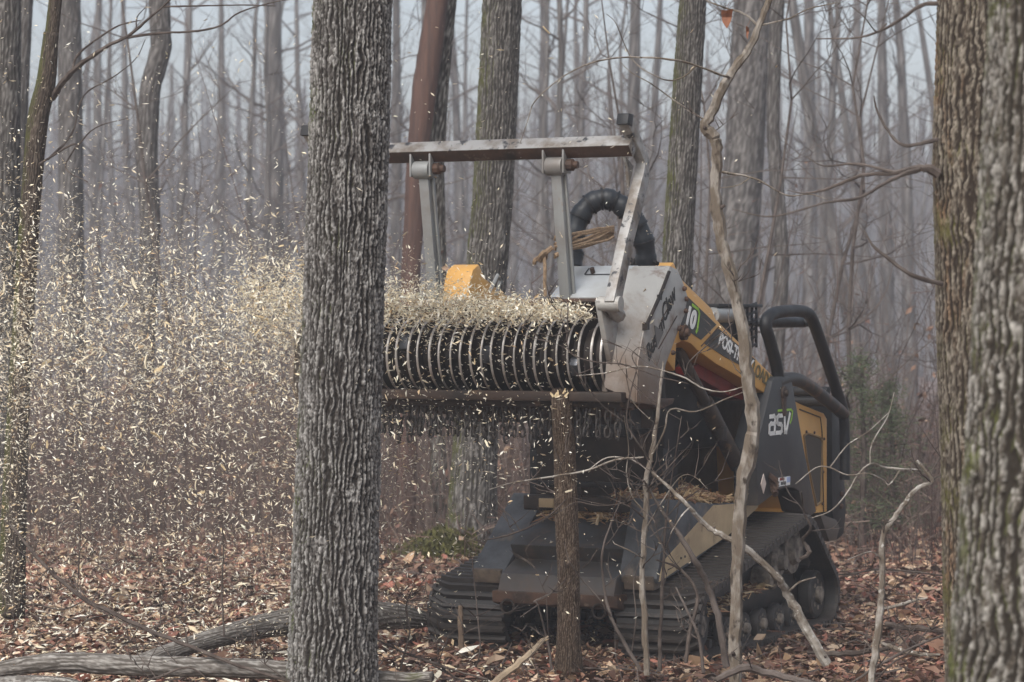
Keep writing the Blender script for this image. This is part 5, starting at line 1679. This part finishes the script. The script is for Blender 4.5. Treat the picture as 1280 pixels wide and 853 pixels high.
# many small loose twigs: forest litter too small to single out
def litter():
    g = G()
    rnd = random.Random(9)
    for _ in range(420):
        D = rnd.uniform(13, 24)
        x = D * rnd.uniform(-.25, .25)
        a = rnd.uniform(0, 6.28)
        L = rnd.uniform(.15, .8)
        pts = []
        for i in range(4):
            t = i / 3 - .5
            q = (x + math.cos(a) * L * t + rnd.uniform(-.02, .02), D + math.sin(a) * L * t + rnd.uniform(-.02, .02))
            pts.append((*q, float(gz(*q)) + .03 + rnd.uniform(0, .05) + (.12 * rnd.random() if i == 3 else 0)))
        r_ = rnd.uniform(.002, .007)
        g.tube(pts, [r_, r_ * .9, r_ * .7, r_ * .3], 4, cap=False)
    for _ in range(170):        # upright little stems
        D = rnd.uniform(13.2, 24)
        x = D * rnd.uniform(-.25, .25)
        z = float(gz(x, D))
        H = rnd.uniform(.12, .5)
        g.tube([(x, D, z), (x + rnd.uniform(-.05, .05), D, z + H * .5), (x + rnd.uniform(-.1, .1), D + rnd.uniform(-.1, .1), z + H)], [.0035, .0025, .001], 4, cap=False)
    tag(link("twig_litter", g.mesh("twig_litter", MAT['grey_twig'])), "small loose twigs strewn over the leaves", "twigs", None, 'stuff')


litter()
# moss at the foot of the tree behind the chains
g = G()
rnd = random.Random(12)
bx, by = (583 - 640) / F * 22.3, 22.2
for _ in range(2600):
    a = rnd.uniform(1.9, 5.0)
    r_ = abs(rnd.gauss(0, .13)) + .17
    x, y = bx + r_ * math.cos(a) * 1.25, by + r_ * math.sin(a)
    z = float(gz(x, y)) + max(0, .26 - .5 * (r_ - .12)) * rnd.random() + .01
    d = Vector((rnd.gauss(0, .03), rnd.gauss(0, .03), rnd.uniform(.02, .06)))
    g.add([(x - .012, y, z), (x + .012, y, z), (x + d.x, y + d.y, z + d.z)], [(0, 1, 2)])
tag(link("moss_patch", g.mesh("moss_patch", MAT['moss'])), "green moss cushion round the foot of the mid tree", "moss", None, 'stuff')


# ------------------------------------------------------------------ flying wood chips
def chip_points(n):
    """the jet over the rotor, the thick fan to its left and the drifting rest, in world metres"""
    o_ = []
    kinds = rng.choice(5, n, p=[.26, .37, .25, .04, .08])
    for k in range(5):
        m = int((kinds == k).sum())
        t = rng.random(m)
        if k == 0:      # dense jet leaving the hood along the top of the rotor
            xl = .72 - 2.1 * t ** .9
            yl = -1.22 - .25 * rng.random(m) - .10 * t + rng.normal(0, .07, m)
            z = 2.035 + .075 * t + rng.normal(0, 1, m) * (.026 + .105 * t) + np.where(rng.random(m) < .2, rng.exponential(.10, m) * t * 2, 0)
        elif k == 1:    # fan left of the tree
            xl = -.9 - 2.9 * t
            yl = -1.4 + rng.normal(0, .55, m) - .2 * t
            z = 1.98 + .08 * t + rng.normal(0, 1, m) * (.25 + .20 * t) - np.abs(rng.normal(0, .12, m))
        elif k == 2:    # chips falling out of the fan
            xl = -.5 - 3.2 * t
            yl = -1.3 + rng.normal(0, .7, m)
            z = 1.95 - 1.75 * rng.random(m) ** .8 + rng.normal(0, .08, m)
        elif k == 3:    # thrown against and below the rotor
            xl = .85 - 2.0 * t ** .7
            yl = -1.45 + rng.normal(0, .12, m)
            z = 1.95 - .85 * rng.random(m) ** 1.4 + rng.normal(0, .03, m)
        else:           # stray ones everywhere
            xl = 1.6 - 5.4 * rng.random(m) ** .8
            yl = -1.6 + rng.normal(0, .8, m)
            z = .25 + 3.4 * rng.random(m)
            far = rng.random(m) < .55
            xl = np.where(far, -1.2 - 2.8 * rng.random(m), xl)
            z = np.where(far, 1.9 + np.abs(rng.normal(0, .75, m)), z)
        o_.append(np.stack([xl, yl, z], 1))
    q = np.concatenate(o_)
    W_ = np.stack([OM.x + q[:, 0] * ca + q[:, 1] * sa, OM.y - q[:, 0] * sa + q[:, 1] * ca, q[:, 2]], 1)
    # nothing hangs inside the standing stems
    keep = (W_[:, 2] > .06) & (np.hypot(W_[:, 0] + .86, W_[:, 1] - 13.6) > .27)
    return W_[keep]


CH_COL = np.array([[.85, .78, .62], [.82, .72, .53], [.87, .83, .72], [.74, .61, .41], [.86, .80, .66], [.62, .46, .28]])


def chips():
    W_ = chip_points(76000)
    n = len(W_)
    L = rng.lognormal(math.log(.0074), .56, n)
    L = np.minimum(L, .023)
    base = np.array([[-1, 0, 0], [-.2, .27, .10], [1, .0, .0], [.1, -.27, .12], [.0, .0, -.16]])
    V = np.repeat(base[None], n, 0)
    V[:, :, 1:] *= rng.uniform(.5, 1.5, n)[:, None, None]
    V *= L[:, None, None]
    Rm = rand_rot(n)
    # most fly lengthwise along the jet
    al = rng.random(n) < .5
    ra = rand_rot(n, .55)
    flat = np.array([[ca, sa, 0], [-sa, ca, 0], [0, 0, 1]])
    yaw = rng.normal(0, .5, n)
    cy, sy = np.cos(yaw), np.sin(yaw)
    Rj = np.zeros((n, 3, 3))
    Rj[:, 0, 0], Rj[:, 0, 1], Rj[:, 1, 0], Rj[:, 1, 1], Rj[:, 2, 2] = cy, -sy, sy, cy, 1
    pt = rng.normal(0, .45, n)
    Rp = np.zeros((n, 3, 3))
    Rp[:, 0, 0], Rp[:, 0, 2], Rp[:, 2, 0], Rp[:, 2, 2], Rp[:, 1, 1] = np.cos(pt), np.sin(pt), -np.sin(pt), np.cos(pt), 1
    Rj = np.einsum('ij,njk,nkl->nil', flat, Rj, Rp)
    Rm[al] = Rj[al]
    V = np.einsum('nij,nkj->nki', Rm, V) + W_[:, None]
    C = CH_COL[rng.choice(6, n, p=[.28, .2, .22, .1, .15, .05])] * rng.uniform(.8, 1.1, n)[:, None]
    C = np.minimum(C, .88)
    fc = [(0, 1, 4), (1, 2, 4), (2, 3, 4), (3, 0, 4)]
    tag(link("flying_chips", pieces_mesh("flying_chips", V, fc, C, MAT['chip'])), "dense cloud of small pale wood chips spraying left from the rotor", "wood chips", None, 'stuff')
    # the largest ones, each an object of its own
    rnd = random.Random(21)
    shapes = []
    for k in range(7):
        g = G()
        nseg = 4
        wd, th = rnd.uniform(.18, .36), rnd.uniform(.05, .12)
        bend = rnd.uniform(-.3, .3)
        vs, fs = [], []
        for i in range(nseg + 1):
            t = i / nseg * 2 - 1
            ww = wd * (1 - .5 * abs(t) ** 2) * rnd.uniform(.8, 1.1)
            z = bend * t * t
            y0 = rnd.uniform(-.06, .06)
            vs += [(t, y0 - ww, z - th), (t, y0 + ww, z - th), (t, y0 + ww * .9, z + th), (t, y0 - ww * .9, z + th)]
        for i in range(nseg):
            for j in range(4):
                fs.append((4 * i + j, 4 * i + (j + 1) % 4, 4 * i + 4 + (j + 1) % 4, 4 * i + 4 + j))
        fs += [(0, 3, 2, 1), tuple(4 * nseg + j for j in range(4))]
        g.add(vs, fs)
        shapes.append(g.mesh("wood_chip", [(MAT['wood']), M("chip_pale", (.82, .75, .58), (.74, .63, .43), scale=9, rough=.8)][k % 2 if k else 1]))
    big = chip_points(700)
    rng.shuffle(big)
    for i in range(298):
        s = min(rnd.lognormvariate(math.log(.020), .32), .040)
        o = link("wood_chip", shapes[rnd.randrange(7)], None, Vector(big[i]), (rnd.uniform(0, 6.28), rnd.gauss(0, .7), rnd.gauss(-YAW, .8)))
        o.scale = (s, s, s)
        tag(o, "large pale splinter of wood flying through the air", "wood chip", "large wood chips flying in the air")


chips()


# fresh chips lying on the leaves under the spray
def ground_chips():
    n = 5200
    D = rng.normal(15.2, 2.1, n)
    X = -.3 - 3.6 * rng.random(n) + rng.normal(0, .4, n)
    m = (D > 12.6) & (D < 21)
    D, X = D[m], X[m]
    n = len(D)
    base = np.array([[-1, 0, 0], [-.2, .34, .05], [1, .0, .0], [.1, -.34, .05], [.0, .0, .22]])
    V = np.repeat(base[None], n, 0) * rng.lognormal(math.log(.016), .5, n)[:, None, None]
    V = np.einsum('nij,nkj->nki', rand_rot(n, .5), V) + np.stack([X, D, gz(X, D) + .055 + np.abs(rng.normal(0, .02, n))], 1)[:, None]
    C = CH_COL[rng.integers(0, 6, n)] * rng.uniform(.75, 1.0, n)[:, None]
    tag(link("ground_chips", pieces_mesh("ground_chips", V, [(0, 1, 4), (1, 2, 4), (2, 3, 4), (3, 0, 4)], C, MAT['chip'])), "fresh pale wood chips scattered on the leaves", "wood chips", None, 'stuff')


ground_chips()

# ------------------------------------------------------------------ the mist
def haze():
    zb, zt = -4.0, 19.5
    me = G().box((0, 225, (zb + zt) / 2), (420, 560, zt - zb)).mesh("haze", [], 0, False)
    m = bpy.data.materials.new("mist")
    m.use_nodes = True
    t = m.node_tree
    t.nodes.clear()
    o_ = t.nodes.new("ShaderNodeOutputMaterial")
    v = t.nodes.new("ShaderNodeVolumePrincipled")
    v.inputs["Color"].default_value = (.88, .92, 1.0, 1)
    v.inputs["Density"].default_value = HAZE_DENSITY
    v.inputs["Anisotropy"].default_value = 0.0
    t.links.new(v.outputs[0], o_.inputs["Volume"])
    me.materials.clear()
    me.materials.append(m)
    tag(link("haze", me), "thin cold mist hanging through the woods", None, None, 'stuff')


haze()


def dust():
    """fine wood dust that hangs in the fan of chips"""
    bm = bmesh.new()
    bmesh.ops.create_icosphere(bm, subdivisions=4, radius=1)
    for v in bm.verts:
        k = 1 + .25 * (float(vnoise(np.array(v.co.x * 2 + 9), np.array(v.co.z * 2 + v.co.y + 9), 5)) - .5)
        v.co = Vector((v.co.x * 1.75 * k, v.co.y * .8 * k, v.co.z * 1.15 * k))
    me = bpy.data.meshes.new("dust_cloud")
    bm.to_mesh(me)
    bm.free()
    m = bpy.data.materials.new("wood_dust")
    m.use_nodes = True
    t = m.node_tree
    t.nodes.clear()
    o_ = t.nodes.new("ShaderNodeOutputMaterial")
    v = t.nodes.new("ShaderNodeVolumePrincipled")
    v.inputs["Color"].default_value = (.90, .84, .76, 1)
    v.inputs["Density"].default_value = .022
    t.links.new(v.outputs[0], o_.inputs["Volume"])
    me.materials.append(m)
    tag(link("dust_cloud", me, None, (-1.75, 15.3, 1.55), (0, 0, -YAW * .6)), "pale veil of fine wood dust hanging among the flying chips", "dust", None, 'stuff')


dust()
